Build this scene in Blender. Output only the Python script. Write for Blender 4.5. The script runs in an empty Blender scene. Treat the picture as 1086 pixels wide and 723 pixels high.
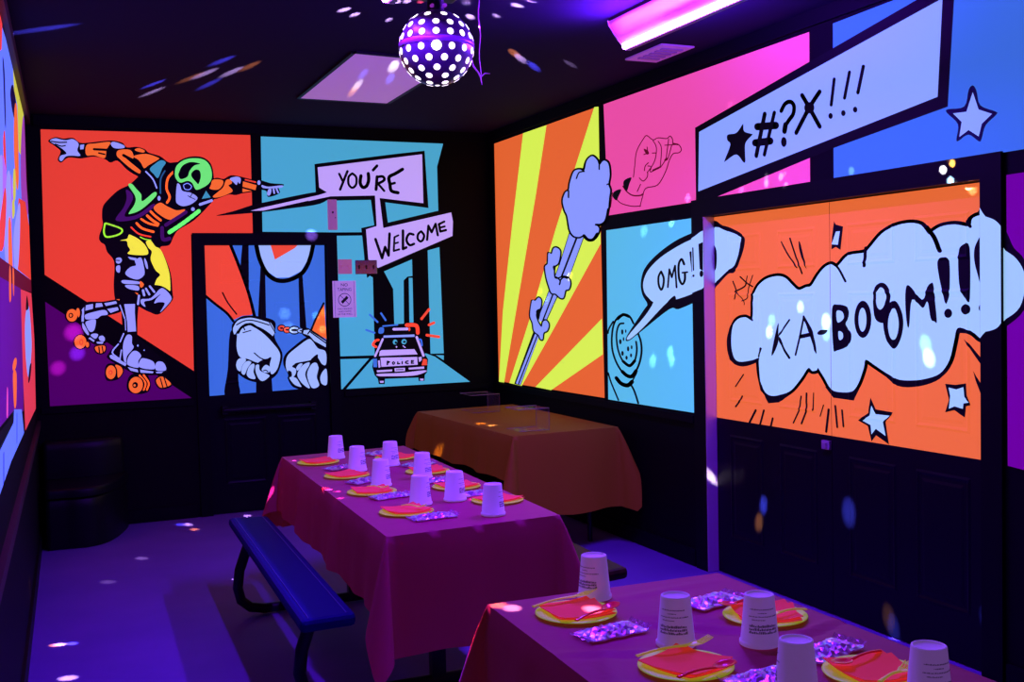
import bpy, bmesh, math, random
from mathutils import Vector, Matrix
from mathutils.geometry import tessellate_polygon
random.seed(7)
SC = bpy.context.scene
COL = SC.collection

# ------------------------------------------------------------------ camera
CAM_F, CAM_YAW, CAM_PITCH, CAM_ROLL = 1159.70, 0.412129, -0.0413892, -0.0221997
cd = bpy.data.cameras.new('camera'); cam = bpy.data.objects.new('camera', cd); COL.objects.link(cam)
cd.sensor_fit = 'HORIZONTAL'; cd.sensor_width = 36.0; cd.lens = CAM_F / 1086 * 36.0
cd.clip_start = 0.02; cd.clip_end = 60
_f = Vector((math.sin(CAM_YAW) * math.cos(CAM_PITCH), math.cos(CAM_YAW) * math.cos(CAM_PITCH), math.sin(CAM_PITCH)))
_r = Vector((math.cos(CAM_YAW), -math.sin(CAM_YAW), 0)); _u = _r.cross(_f)
_r2 = math.cos(CAM_ROLL) * _r + math.sin(CAM_ROLL) * _u
_u2 = -math.sin(CAM_ROLL) * _r + math.cos(CAM_ROLL) * _u
cam.matrix_world = Matrix(((_r2.x, _u2.x, -_f.x, 0), (_r2.y, _u2.y, -_f.y, 0), (_r2.z, _u2.z, -_f.z, 1.6), (0, 0, 0, 1)))
SC.camera = cam

# ------------------------------------------------------------------ world, exposure, lamp power
wd = bpy.data.worlds.new('world'); SC.world = wd; wd.use_nodes = True
wd.node_tree.nodes['Background'].inputs['Color'].default_value = (0.25, 0.06, 1.0, 1)
wd.node_tree.nodes['Background'].inputs['Strength'].default_value = 0.004
SC.view_settings.view_transform = 'Standard'
SC.view_settings.look = 'None'
SC.view_settings.exposure = 0.0
SC.view_settings.gamma = 1.0
SC.view_settings.use_curve_mapping = False
BAR_POWER = 90.0            # violet black light bar on the ceiling
BAR_COLOR = (0.17, 0.015, 1.0)
SPOT_POWER = 6.0            # the coloured beams of the mirror-ball lamp
FLUO = 0.88                 # how strongly the neon paint glows under the black light
SC.cycles.use_light_tree = True
SC.cycles.max_bounces = 6

# ------------------------------------------------------------------ room measures (metres)
BACK_Y, RIGHT_X, CEIL_Z = 8.377, 3.491, 2.938
def left_x(y): return -0.02 + 0.028 * (y - 7.6)

# ------------------------------------------------------------------ materials
def lin(c):
    return tuple((v / 255 / 12.92) if v <= 10 else ((v / 255 + 0.055) / 1.055) ** 2.4 for v in c)
MATS = {}
def mat(name, rgb, rough=0.6, metal=0.0, spec=0.4, glow=0.0, glow_rgb=None, alpha=1.0, trans=0.0, ior=1.45, linear=False):
    if name in MATS: return MATS[name]
    m = bpy.data.materials.new(name); m.use_nodes = True
    b = m.node_tree.nodes['Principled BSDF']
    c = rgb if linear else lin(rgb)
    b.inputs['Base Color'].default_value = (*c, 1)
    b.inputs['Roughness'].default_value = rough
    b.inputs['Metallic'].default_value = metal
    b.inputs['Specular IOR Level'].default_value = spec
    b.inputs['IOR'].default_value = ior
    b.inputs['Transmission Weight'].default_value = trans
    b.inputs['Alpha'].default_value = alpha
    if glow:
        g = glow_rgb or rgb
        b.inputs['Emission Color'].default_value = (*(g if linear and not glow_rgb else lin(g)), 1)
        b.inputs['Emission Strength'].default_value = glow
    MATS[name] = m
    return m
def noise_bump(m, scale, strength, dist=0.01, detail=4):
    nt = m.node_tree; b = nt.nodes['Principled BSDF']
    tc = nt.nodes.new('ShaderNodeTexCoord'); n = nt.nodes.new('ShaderNodeTexNoise'); bp = nt.nodes.new('ShaderNodeBump')
    n.inputs['Scale'].default_value = scale; n.inputs['Detail'].default_value = detail
    bp.inputs['Strength'].default_value = strength; bp.inputs['Distance'].default_value = dist
    nt.links.new(tc.outputs['Object'], n.inputs['Vector']); nt.links.new(n.outputs['Fac'], bp.inputs['Height'])
    nt.links.new(bp.outputs['Normal'], b.inputs['Normal'])
    return n
def noise_color(m, scale, lo, hi, detail=5):
    nt = m.node_tree; b = nt.nodes['Principled BSDF']
    tc = nt.nodes.new('ShaderNodeTexCoord'); n = nt.nodes.new('ShaderNodeTexNoise'); r = nt.nodes.new('ShaderNodeValToRGB')
    n.inputs['Scale'].default_value = scale; n.inputs['Detail'].default_value = detail
    r.color_ramp.elements[0].position = 0.3; r.color_ramp.elements[1].position = 0.7
    r.color_ramp.elements[0].color = (*lo, 1); r.color_ramp.elements[1].color = (*hi, 1)
    nt.links.new(tc.outputs['Object'], n.inputs['Vector']); nt.links.new(n.outputs['Fac'], r.inputs['Fac'])
    nt.links.new(r.outputs['Color'], b.inputs['Base Color'])

# neon wall paints: pigment that fluoresces under the black light
PAINT_RGB = dict(red=(232, 64, 50), red2=(240, 74, 56), org=(248, 108, 48), or3=(234, 104, 50), or4=(238, 110, 54), yel=(246, 240, 70), yl2=(220, 250, 84),
    yel2=(205, 205, 70), grn=(112, 238, 122), grn2=(160, 220, 60), teal=(62, 145, 185), teal2=(40, 85, 140), tea=(74, 168, 208), te2=(92, 192, 226),
    blu=(60, 110, 214), lbl=(100, 128, 245), lav=(150, 156, 250), lav2=(140, 158, 255), lav3=(160, 188, 246), lav4=(192, 164, 250), lav4b=(140, 170, 246), lavo=(162, 206, 240),
    pnk=(238, 80, 164), pkr=(225, 60, 80), pur=(76, 0, 96), pur2=(66, 14, 100), vio=(108, 0, 140), vio2=(95, 12, 125), mag=(150, 60, 170), mag2=(170, 110, 235),
    dkr=(96, 8, 40))
DARK_RGB = dict(blk=(9, 5, 18), navy=(32, 24, 84), nvy2=(24, 14, 84))
def paint(key):
    if key in DARK_RGB: return mat('paint_' + key, DARK_RGB[key], rough=0.6, spec=0.2)
    rgb = PAINT_RGB[key]
    m = mat('paint_' + key, tuple(v * 0.8 for v in rgb), rough=0.75, spec=0.15, glow=FLUO, glow_rgb=rgb)
    return m

M_WALL = mat('black_wall_paint', (0.004, 0.003, 0.006), rough=0.6, spec=0.10, linear=True)
M_TRIM = mat('black_trim_paint', (0.003, 0.0024, 0.006), rough=0.5, spec=0.12, linear=True)
M_DOORBLACK = mat('black_door_paint', (0.004, 0.0035, 0.009), rough=0.4, spec=0.15, linear=True)
M_CEIL = mat('black_ceiling_tile', (0.018, 0.010, 0.036), rough=0.9, spec=0.05, linear=True)
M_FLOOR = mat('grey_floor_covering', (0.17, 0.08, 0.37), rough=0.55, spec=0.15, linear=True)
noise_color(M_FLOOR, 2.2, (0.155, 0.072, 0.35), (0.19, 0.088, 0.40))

# ------------------------------------------------------------------ mesh helpers
class MB:
    """collects shapes; build() links them as one mesh object"""
    def __init__(s): s.v = []; s.f = []; s.m = []; s.sm = []
    def add(s, verts, faces, mi=0, smooth=False):
        o = len(s.v); s.v += [tuple(v) for v in verts]
        for f in faces: s.f.append(tuple(i + o for i in f)); s.m.append(mi); s.sm.append(smooth)
    def box(s, lo, hi, mi=0):
        x0, y0, z0 = lo; x1, y1, z1 = hi
        s.add([(x0, y0, z0), (x1, y0, z0), (x1, y1, z0), (x0, y1, z0), (x0, y0, z1), (x1, y0, z1), (x1, y1, z1), (x0, y1, z1)],
              [(0, 3, 2, 1), (4, 5, 6, 7), (0, 1, 5, 4), (1, 2, 6, 5), (2, 3, 7, 6), (3, 0, 4, 7)], mi)
    def hexa(s, b, t, mi=0):
        s.add(list(b) + list(t), [(0, 3, 2, 1), (4, 5, 6, 7), (0, 1, 5, 4), (1, 2, 6, 5), (2, 3, 7, 6), (3, 0, 4, 7)], mi)
    def tube(s, path, r, n=12, mi=0, caps=True):
        path = [Vector(p) for p in path]; rs = r if isinstance(r, (list, tuple)) else [r] * len(path)
        rings = []; ref = None
        for i, p in enumerate(path):
            t = (path[min(i + 1, len(path) - 1)] - path[max(i - 1, 0)]).normalized()
            if ref is None: ref = t.orthogonal().normalized()
            ref = (ref - t * ref.dot(t)).normalized(); b = t.cross(ref)
            rings.append([p + (ref * math.cos(2 * math.pi * k / n) + b * math.sin(2 * math.pi * k / n)) * rs[i] for k in range(n)])
        vs = [v for ring in rings for v in ring]; fs = []
        for i in range(len(rings) - 1):
            for k in range(n): fs.append((i * n + k, i * n + (k + 1) % n, (i + 1) * n + (k + 1) % n, (i + 1) * n + k))
        s.add(vs, fs, mi, True)
        if caps:
            s.add(rings[0], [tuple(reversed(range(n)))], mi); s.add(rings[-1], [tuple(range(n))], mi)
    def lathe(s, prof, n=32, mi=0, c=(0, 0, 0), smooth=True):
        vs = []; fs = []
        for r, z in prof:
            for k in range(n):
                a = 2 * math.pi * k / n; vs.append((c[0] + r * math.cos(a), c[1] + r * math.sin(a), c[2] + z))
        for i in range(len(prof) - 1):
            for k in range(n): fs.append((i * n + k, i * n + (k + 1) % n, (i + 1) * n + (k + 1) % n, (i + 1) * n + k))
        s.add(vs, fs, mi, smooth)
    def grid(s, pts, mi=0, smooth=True, closed=False):
        nu = len(pts); nv = len(pts[0]); fs = []
        for i in range(nu - 1):
            for j in range(nv - (0 if closed else 1)):
                j2 = (j + 1) % nv
                fs.append((i * nv + j, i * nv + j2, (i + 1) * nv + j2, (i + 1) * nv + j))
        s.add([p for row in pts for p in row], fs, mi, smooth)
    def build(s, name, mats, parent=None, origin=(0, 0, 0), bevel=0.0, solid=0.0):
        me = bpy.data.meshes.new(name)
        o = Vector(origin)
        me.from_pydata([Vector(v) - o for v in s.v], [], s.f)
        mats = mats if isinstance(mats, (list, tuple)) else [mats]
        for m in mats: me.materials.append(m)
        for p, mi, sm in zip(me.polygons, s.m, s.sm): p.material_index = mi; p.use_smooth = sm
        me.update()
        ob = bpy.data.objects.new(name, me); COL.objects.link(ob)
        if parent is not None: ob.parent = parent
        else: ob.location = o
        if bevel:
            md = ob.modifiers.new('bevel', 'BEVEL'); md.width = bevel; md.segments = 2; md.limit_method = 'ANGLE'
        if solid:
            md = ob.modifiers.new('solid', 'SOLIDIFY'); md.thickness = solid; md.offset = -1
        return ob
def thing(name, loc, label, cat, group=None, rz=0.0):
    e = bpy.data.objects.new(name, None); COL.objects.link(e)
    e.empty_display_size = 0.05; e.location = loc; e.rotation_euler = (0, 0, rz)
    tag(e, label, cat, group); return e
def tag(o, label, cat, group=None):
    o['label'] = label; o['category'] = cat
    if group: o['group'] = group
    return o
def structure(o, label=None, cat=None):
    o['kind'] = 'structure'
    if label: o['label'] = label
    if cat: o['category'] = cat
    return o
def catmull(pts, closed, sub=4):
    n = len(pts)
    if n < 3: return list(pts)
    out = []
    rng = range(n) if closed else range(n - 1)
    for i in rng:
        if closed: p0, p1, p2, p3 = pts[i - 1], pts[i], pts[(i + 1) % n], pts[(i + 2) % n]
        else: p0, p1, p2, p3 = pts[max(i - 1, 0)], pts[i], pts[i + 1], pts[min(i + 2, n - 1)]
        for k in range(sub):
            t = k / sub; t2 = t * t; t3 = t2 * t
            out.append(tuple(0.5 * (2 * b + (c - a) * t + (2 * a - 5 * b + 4 * c - d) * t2 + (3 * b - a - 3 * c + d) * t3) for a, b, c, d in zip(p0, p1, p2, p3)))
    if not closed: out.append(pts[-1])
    return out
def clip_poly(poly, rect):
    for ax, lim, sg in ((0, rect[0], 1), (0, rect[1], -1), (1, rect[2], 1), (1, rect[3], -1)):
        out = []
        for i in range(len(poly)):
            a = poly[i - 1]; b = poly[i]; da = sg * (a[ax] - lim); db = sg * (b[ax] - lim)
            if (da < 0) != (db < 0):
                t = da / (da - db); out.append((a[0] + t * (b[0] - a[0]), a[1] + t * (b[1] - a[1])))
            if db >= 0: out.append(b)
        poly = out
        if len(poly) < 3: return []
    return poly
def clip_convex(poly, planes):
    for a, b, c in planes:                      # keep a*u + b*v + c >= 0
        out = []
        for i in range(len(poly)):
            p = poly[i - 1]; q = poly[i]; dp = a * p[0] + b * p[1] + c; dq = a * q[0] + b * q[1] + c
            if (dp < 0) != (dq < 0):
                t = dp / (dp - dq); out.append((p[0] + t * (q[0] - p[0]), p[1] + t * (q[1] - p[1])))
            if dq >= 0: out.append(q)
        poly = out
        if len(poly) < 3: return []
    return poly
def shape_polys(J, shp):
    """one painted shape -> list of convex polygons in wall metres"""
    t, c, a, b, raw = shp
    pts = [(raw[i] / 1000, raw[i + 1] / 1000) for i in range(0, len(raw), 2)]
    j = [v / 1000 for v in J]; det = j[0] * j[3] - j[1] * j[2]
    fw = lambda x, y: (j[0] * x + j[1] * y, j[2] * x + j[3] * y)
    bw = lambda u, v: ((j[3] * u - j[1] * v) / det, (-j[2] * u + j[0] * v) / det)
    if t in 'fp':
        if t == 'f': pts = catmull(pts, True)
        tri = tessellate_polygon([[Vector((p[0], p[1], 0)) for p in pts]])
        return [[pts[i] for i in f] for f in tri]
    if t == 'e':
        q = []
        for k in range(24):
            o = fw(a * math.cos(2 * math.pi * k / 24), b * math.sin(2 * math.pi * k / 24)); q.append((pts[0][0] + o[0], pts[0][1] + o[1]))
        return [q]
    if t == 's': pts = catmull(pts, False)
    pp = [bw(*p) for p in pts]; out = []; h = a / 2
    for i in range(len(pp) - 1):
        dx, dy = pp[i + 1][0] - pp[i][0], pp[i + 1][1] - pp[i][1]; L = math.hypot(dx, dy)
        if L < 1e-6: continue
        nx, ny = -dy / L * h, dx / L * h
        out.append([fw(pp[i][0] + nx, pp[i][1] + ny), fw(pp[i][0] - nx, pp[i][1] - ny), fw(pp[i + 1][0] - nx, pp[i + 1][1] - ny), fw(pp[i + 1][0] + nx, pp[i + 1][1] + ny)])
    for x, y in pp:
        out.append([fw(x + h * math.cos(2 * math.pi * k / 10), y + h * math.sin(2 * math.pi * k / 10)) for k in range(10)])
    return out
class Art:
    """layers of paint on one flat surface; place(u, v, height) -> world point"""
    def __init__(s, place, step=0.00005):
        s.mb = MB(); s.keys = []; s.place = place; s.n = 0; s.layers = []; s.step = step
    def put(s, panel, rect=(-99, 99, -99, 99), only=None):
        J, shapes = ART[panel]
        for shp in shapes:
            key = shp[1]
            if key not in s.keys: s.keys.append(key)
            s.n += 1; h = s.step * s.n; lay = []
            for poly in shape_polys(J, shp):
                poly = clip_poly(poly, rect)
                if len(poly) < 3: continue
                lay.append(poly)
                s.mb.add([s.place(u, v, h) for u, v in poly], [tuple(range(len(poly)))], s.keys.index(key))
            s.layers.append((key, lay))
        return s
    def put_cells(s, panel, cells):
        """the same drawing laid over a moulded surface: cells = (convex outline, height(u, v))"""
        J, shapes = ART[panel]; prep = []
        for outline, hf in cells:
            ar = sum(outline[i - 1][0] * outline[i][1] - outline[i][0] * outline[i - 1][1] for i in range(len(outline)))
            o = outline if ar > 0 else list(reversed(outline)); pl = []
            for i in range(len(o)):
                (x0, y0), (x1, y1) = o[i - 1], o[i]; pl.append((-(y1 - y0), x1 - x0, (y1 - y0) * x0 - (x1 - x0) * y0))
            us = [p[0] for p in o]; vs = [p[1] for p in o]; prep.append((min(us), max(us), min(vs), max(vs), pl, hf))
        u0 = min(p[0] for p in prep); u1 = max(p[1] for p in prep); v0 = min(p[2] for p in prep); v1 = max(p[3] for p in prep)
        jobs = [('door', [[(u0, v0), (u1, v0), (u1, v1), (u0, v1)]])] + [(shp[1], shape_polys(J, shp)) for shp in shapes]
        for key, polys in jobs:
            if key not in s.keys: s.keys.append(key)
            h = s.step * s.n; s.n += 1
            for poly in polys:
                us = [p[0] for p in poly]; vs = [p[1] for p in poly]; b = (min(us), max(us), min(vs), max(vs))
                for a0, a1, c0, c1, pl, hf in prep:
                    if b[0] > a1 or b[1] < a0 or b[2] > c1 or b[3] < c0: continue
                    q = clip_convex(poly, pl)
                    if len(q) < 3: continue
                    s.mb.add([s.place(u, v, h + hf(u, v)) for u, v in q], [tuple(range(len(q)))], s.keys.index(key))
        return s
    def face_camera(s, n):
        """turn every face so that its normal looks along n"""
        for i, f in enumerate(s.mb.f):
            a, b, c = (Vector(s.mb.v[k]) for k in f[:3])
            if (b - a).cross(c - a).dot(n) < 0: s.mb.f[i] = tuple(reversed(f))

# ------------------------------------------------------------------ mural drawings: wall millimetres, shapes in painting order
ART = {
'skater': ([6.516, -0.235, -0.035, -6.836], [
('p','red',0,0,[96,2836,1548,2851,1543,2113,1091,2105,1078,1094,86,1820]),
('p','pur',0,0,[82,1630,1057,894,86,892]),
('f','blk',0,0,[142,2757,190,2785,243,2777,305,2784,350,2752,413,2755,476,2765,563,2775,634,2762,665,2730,730,2736,786,2721,813,2697,890,2674,938,2637,978,2604,803,2505,722,2529,659,2570,598,2631,549,2617,511,2641,441,2656,378,2645,346,2640,269,2644,222,2608,200,2628,216,2669,217,2694,180,2726]),
('f','lav',0,0,[155,2755,188,2777,220,2771,258,2766,305,2775,341,2744,331,2698,349,2660,293,2659,254,2652,226,2619,210,2630,221,2657,259,2673,222,2713]),
('s','blk',1.33,0,[162,2755,212,2749,262,2752]),
('s','blk',1.2,0,[188,2737,226,2723,253,2729]),
('p','lav',0,0,[350,2736,378,2741,372,2707,350,2704]),
('f','org',0,0,[393,2736,452,2750,551,2764,538,2730,525,2708,511,2648,441,2666,389,2666]),
('l','blk',2.45,0,[442,2709,529,2707]),
('l','blk',1.64,0,[473,2683,512,2675]),
('f','lav',0,0,[556,2753,579,2766,640,2746,647,2726,601,2719,569,2727]),
('f','org',0,0,[600,2702,640,2714,688,2710,707,2676,701,2648,663,2662,639,2666,693,2617,754,2562,739,2545,676,2587,614,2644,593,2669]),
('l','blk',3.05,0,[639,2672,702,2638,765,2581]),
('f','org',0,0,[709,2668,793,2687,877,2662,877,2648,806,2603,779,2581,758,2619,738,2644]),
('f','org',0,0,[717,2715,745,2727,785,2711,777,2696,736,2703]),
('f','blk',0,0,[790,2589,740,2528,673,2463,600,2424,538,2368,488,2305,478,2229,481,2171,453,2087,463,2049,490,2028,504,1978,542,1927,550,1868,540,1741,544,1648,563,1614,692,1611,724,1593,787,1536,852,1525,938,1622,945,1700,937,1821,899,1941,869,2010,935,2027,966,2087,1005,2139,1117,2209,1222,2314,1270,2375,1250,2410,1257,2497,1223,2609,1056,2639]),
('f','teal',0,0,[817,2578,855,2617,897,2644,930,2628,903,2584,872,2515,845,2540]),
('f','grn',0,0,[665,2457,689,2468,720,2431,751,2393,758,2344,841,2411,857,2390,798,2326,731,2274,670,2252,662,2260,704,2324,709,2380]),
('f','pur2',0,0,[648,2425,687,2400,689,2350,633,2248,657,2231,730,2253,830,2326,834,2301,746,2232,648,2201,568,2209,627,2298,650,2366]),
('s','grn2',1.84,0,[504,2183,606,2144,592,2106,508,2085,487,2120,497,2181]),
('s','lav',1.5,0,[789,2559,836,2505,860,2442]),
('e','lav',1.63,2.51,[874,2367]),
('e','lav',2.04,2.04,[1111,2291]),
('s','teal2',1.63,0,[921,2567,890,2506,885,2404]),
('s','org',2.52,0,[988,2567,942,2516,929,2439,949,2379,929,2336]),
('f','org',0,0,[833,2292,880,2335,928,2310,994,2281,1054,2288,1026,2243,958,2212,901,2229]),
('s','org',2.51,0,[812,2271,844,2237,880,2207]),
('s','org',2.75,0,[787,2240,822,2207,862,2180]),
('s','org',2.25,0,[745,2215,793,2185,858,2168]),
('s','org',2.49,0,[712,2185,751,2147,827,2123]),
('s','red',1.74,0,[674,2155,725,2108,806,2087]),
('s','grn',4.32,0,[938,2120,1040,2189,1153,2277]),
('s','pur2',3.8,0,[915,2173,1009,2234,1060,2269]),
('s','pur2',4.03,0,[888,2152,891,2070,937,2074]),
('p','teal',0,0,[1177,2367,1210,2428,1242,2379]),
('l','lav',2.83,0,[1163,2326,1248,2356]),
('f','lav',0,0,[1004,2473,1025,2466,1040,2424,1098,2412,1147,2374,1104,2330,1045,2312,1003,2328,992,2363]),
('l','blk',0.85,0,[1079,2388,1107,2373]),
('l','blk',0.86,0,[1117,2416,1093,2379,1130,2363]),
('e','navy',6.11,5.73,[1079,2454]),
('s','lav2',0.76,0,[1050,2467,1079,2480,1106,2459,1091,2435,1059,2437,1050,2462]),
('f','blk',0,0,[980,2578,1024,2643,1109,2677,1193,2674,1251,2628,1269,2541,1255,2489,1159,2426,1130,2433,1110,2473,1077,2490,1023,2474,986,2509]),
('f','grn',0,0,[993,2569,1011,2613,1066,2653,1142,2666,1209,2653,1248,2602,1254,2524,1220,2471,1151,2435,1130,2443,1111,2484,1078,2498,1027,2484,995,2518]),
('f','blk',0,0,[1021,2561,1048,2609,1107,2637,1174,2626,1132,2612,1097,2572,1079,2528,1032,2510,1016,2536]),
('f','blk',0,0,[1109,2555,1139,2582,1168,2574,1175,2531,1157,2477,1140,2491,1112,2525]),
('f','blk',0,0,[1255,2506,1290,2526,1341,2519,1394,2546,1463,2539,1532,2523,1593,2512,1619,2514,1690,2494,1779,2489,1787,2478,1751,2459,1754,2419,1668,2389,1652,2435,1582,2441,1546,2425,1476,2413,1423,2399,1372,2402,1268,2366,1235,2402,1226,2445]),
('f','org',0,0,[1264,2511,1332,2508,1331,2473,1296,2438,1238,2443,1247,2471]),
('f','org',0,0,[1358,2509,1391,2514,1400,2488,1374,2470,1395,2448,1398,2422,1320,2387,1268,2378,1260,2390,1295,2420,1335,2456]),
('f','lav',0,0,[1386,2522,1436,2537,1466,2524,1459,2485,1444,2497,1434,2475,1409,2497]),
('p','org',0,0,[1483,2503,1583,2476,1573,2439,1478,2463]),
('p','org',0,0,[1477,2450,1546,2433,1476,2422]),
('l','red',1.71,0,[1501,2515,1575,2499]),
('e','lav',1.85,2.51,[1601,2496]),
('f','lav',0,0,[1623,2479,1671,2467,1775,2479,1773,2464,1706,2454,1631,2456]),
('f','lav',0,0,[1672,2448,1693,2448,1689,2418,1673,2398,1659,2413]),
('l','lav',2,0,[1710,2447,1714,2419]),
('l','lav',1.87,0,[1733,2450,1744,2424]),
('f','yel',0,0,[595,2060,643,2073,656,2102,680,2094,724,2068,771,2017,777,1957,648,1962,661,1992,646,2022,639,2056]),
('f','yel',0,0,[772,2051,805,2060,836,2017,868,1998,899,1931,928,1819,931,1716,924,1690,875,1717,838,1704,820,1726,836,1777,862,1811,830,1846,800,1923,810,1979,787,2009]),
('s','grn2',1.12,0,[733,2085,764,2070,805,2063]),
('f','lav',0,0,[703,1926,735,1934,751,1872,752,1813,710,1779,662,1788,625,1814,629,1840,660,1869,697,1881,690,1911]),
('p','lav',0,0,[643,1943,703,1932,698,1914,658,1924]),
('f','lav',0,0,[760,1932,775,1898,779,1855,766,1864,755,1915]),
('f','lav',0,0,[562,1929,591,1937,602,1916,585,1895,564,1900]),
('f','lav',0,0,[563,1874,588,1878,583,1830,562,1840]),
('l','blk',1.1,0,[562,1918,586,1916]),
('f','lav',0,0,[593,1766,617,1775,713,1762,713,1745,616,1748]),
('f','lav',0,0,[620,1738,704,1732,707,1698,639,1712]),
('f','org',0,0,[618,1687,698,1681,693,1656,637,1666]),
('p','org',0,0,[601,1655,689,1643,684,1612,599,1620]),
('f','org',0,0,[722,1766,747,1743,732,1719,719,1728]),
('p','org',0,0,[556,1638,576,1637,571,1606,561,1606]),
('f','blk',0,0,[313,1591,357,1622,412,1624,467,1623,563,1634,597,1584,580,1547,503,1524,452,1516,419,1488,409,1425,478,1364,473,1326,409,1313,344,1362,308,1458,304,1525]),
('p','lav',0,0,[348,1599,396,1608,394,1573,343,1561]),
('p','lav',0,0,[416,1612,455,1612,462,1588,411,1581]),
('p','lav',0,0,[471,1611,551,1624,558,1607,482,1591]),
('p','lav',0,0,[489,1569,561,1581,568,1560,512,1540]),
('p','lav',0,0,[318,1566,336,1587,330,1482,315,1483]),
('f','lav',0,0,[342,1532,402,1551,473,1562,492,1530,448,1522,416,1501,353,1498,340,1507]),
('f','lav',0,0,[344,1482,400,1497,411,1480,397,1421,369,1409,347,1448]),
('f','lav',0,0,[319,1470,330,1465,361,1397,349,1389,323,1432]),
('f','lav',0,0,[372,1384,396,1396,423,1387,403,1358]),
('f','lav',0,0,[427,1370,451,1379,466,1360,461,1339,434,1344]),
('p','lav',0,0,[356,1362,368,1370,398,1345,390,1336]),
('p','lav',0,0,[410,1336,457,1335,449,1320,413,1324]),
('e','blk',7.22,7.83,[253,1530]),
('e','blk',3.87,6.28,[296,1546]),
('e','blk',7.51,8.23,[304,1340]),
('e','blk',2.67,4.13,[350,1318]),
('e','org',2.05,5.07,[293,1546]),
('l','blk',1.09,0,[270,1572,294,1508]),
('e','org',5.54,6.5,[253,1530]),
('e','blk',2.41,2.65,[246,1530]),
('e','org',1.32,1.56,[245,1530]),
('e','org',1.7,2.92,[348,1318]),
('e','org',6.05,6.9,[302,1340]),
('e','red',1.94,3.15,[308,1338]),
('e','org',1.09,2.06,[308,1338]),
('f','blk',0,0,[395,1308,468,1313,470,1262,434,1244,398,1263]),
('f','org',0,0,[402,1301,462,1306,463,1269,432,1253,405,1271]),
('l','blk',1.37,0,[424,1298,427,1256]),
('l','blk',1.23,0,[446,1301,451,1261]),
('f','blk',0,0,[592,1668,701,1666,693,1479,692,1359,726,1331,817,1234,881,1180,895,1110,853,1079,689,1085,602,1128,484,1210,487,1248,553,1334,587,1397]),
('p','lav',0,0,[606,1601,680,1601,677,1540,681,1402,623,1400,622,1473]),
('l','lav',1.24,0,[578,1593,606,1499]),
('l','lav',0.99,0,[609,1491,610,1414]),
('f','lav',0,0,[618,1377,650,1369,649,1318,659,1283,613,1226,603,1175,588,1210,589,1312]),
('f','lav',0,0,[655,1258,687,1255,710,1222,688,1184,687,1137,615,1162,621,1217]),
('f','lav',0,0,[705,1196,734,1203,794,1175,797,1121,695,1141]),
('f','lav',0,0,[815,1170,856,1172,879,1137,874,1107,809,1114]),
('p','lav',0,0,[493,1233,508,1240,609,1168,598,1153,499,1214]),
('p','lav',0,0,[614,1145,682,1124,686,1103,634,1118]),
('p','lav',0,0,[699,1123,792,1104,787,1092,702,1100]),
('p','lav',0,0,[808,1101,860,1100,846,1089,812,1091]),
('s','lav',1.48,0,[556,1313,513,1255,564,1204]),
('l','lav',1.36,0,[576,1270,564,1209]),
('l','lav',1.48,0,[595,1388,569,1330]),
('e','lav2',0.87,1.12,[690,1298]),
('e','lav2',0.75,0.75,[732,1263]),
('f','blk',0,0,[527,1174,578,1155,586,1108,543,1059,471,1054,457,1114,475,1172]),
('f','org',0,0,[531,1165,570,1147,578,1108,547,1071,541,1118]),
('e','blk',6.4,8.37,[501,1113]),
('e','org',5.17,7.26,[499,1113]),
('e','red',2.09,2.46,[497,1112]),
('e','org',1.11,1.35,[496,1111]),
('f','blk',0,0,[641,1092,738,1092,768,1021,754,962,684,944,612,970,607,1038]),
('s','org',1.88,0,[722,1082,756,1022,741,973]),
('s','org',1.88,0,[694,1081,733,1023,719,974]),
('e','blk',8.74,9.48,[669,1012]),
('e','org',7.49,8.73,[666,1012]),
('e','blk',2.99,3.24,[661,1012]),
('e','org',1.25,1.37,[657,1010]),
('f','blk',0,0,[801,1050,857,1075,921,1013,899,980,841,972,807,1002]),
('f','org',0,0,[810,1045,852,1064,909,1014,895,993,841,983,815,1010]),
('l','blk',1.28,0,[837,1054,854,982]),
('l','blk',1.28,0,[864,1058,883,988]),
('f','blk',0,0,[703,1592,714,1668,736,1719,794,1737,876,1725,940,1672,941,1621,869,1540,836,1524,771,1543,715,1576]),
('f','lav',0,0,[725,1634,791,1641,858,1707,891,1703,931,1655,932,1621,887,1568,853,1537,888,1600,847,1610,814,1602,827,1632,861,1670,798,1628,745,1616,752,1578,724,1600]),
('l','lav',2.5,0,[739,1698,746,1663]),
('l','lav',2.13,0,[760,1710,782,1667]),
('l','lav',2.13,0,[787,1727,817,1685]),
('l','lav',2.24,0,[710,1660,701,1600]),
('l','navy',0.75,0,[747,1565,795,1542]),
]),
'cuffs': ([7.147, -0.225, -0.198, -7.189], [
('p','blu',0,0,[1175,2033,2095,2032,2085,920,1173,899]),
('f','blk',0,0,[1354,1369,1406,1337,1405,1011,1410,900,1300,897,1329,1094]),
('p','blk',0,0,[1538,1015,1656,1019,1660,900,1534,900]),
('p','blk',0,0,[1467,2032,1514,2031,1507,1761,1505,1633,1447,1866]),
('p','blk',0,0,[1597,1859,1632,1809,1628,1461,1566,1463]),
('p','blk',0,0,[1886,1796,1917,1806,1936,1371,1884,1393]),
('p','red2',0,0,[1175,2032,1372,2032,1424,1880,1494,1653,1529,1514,1518,1498,1450,1494,1386,1466,1330,1529,1242,1609,1172,1669]),
('s','blk',3.36,0,[1382,2022,1433,1880,1500,1673,1540,1489]),
('s','blk',2.72,0,[1174,1657,1251,1589,1335,1517,1381,1454]),
('s','blk',1.52,0,[1309,1671,1347,1592,1407,1507]),
('p','lav3',0,0,[1584,2031,1995,2031,1966,1916,1907,1826,1815,1779,1715,1778,1647,1829,1601,1928]),
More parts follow.
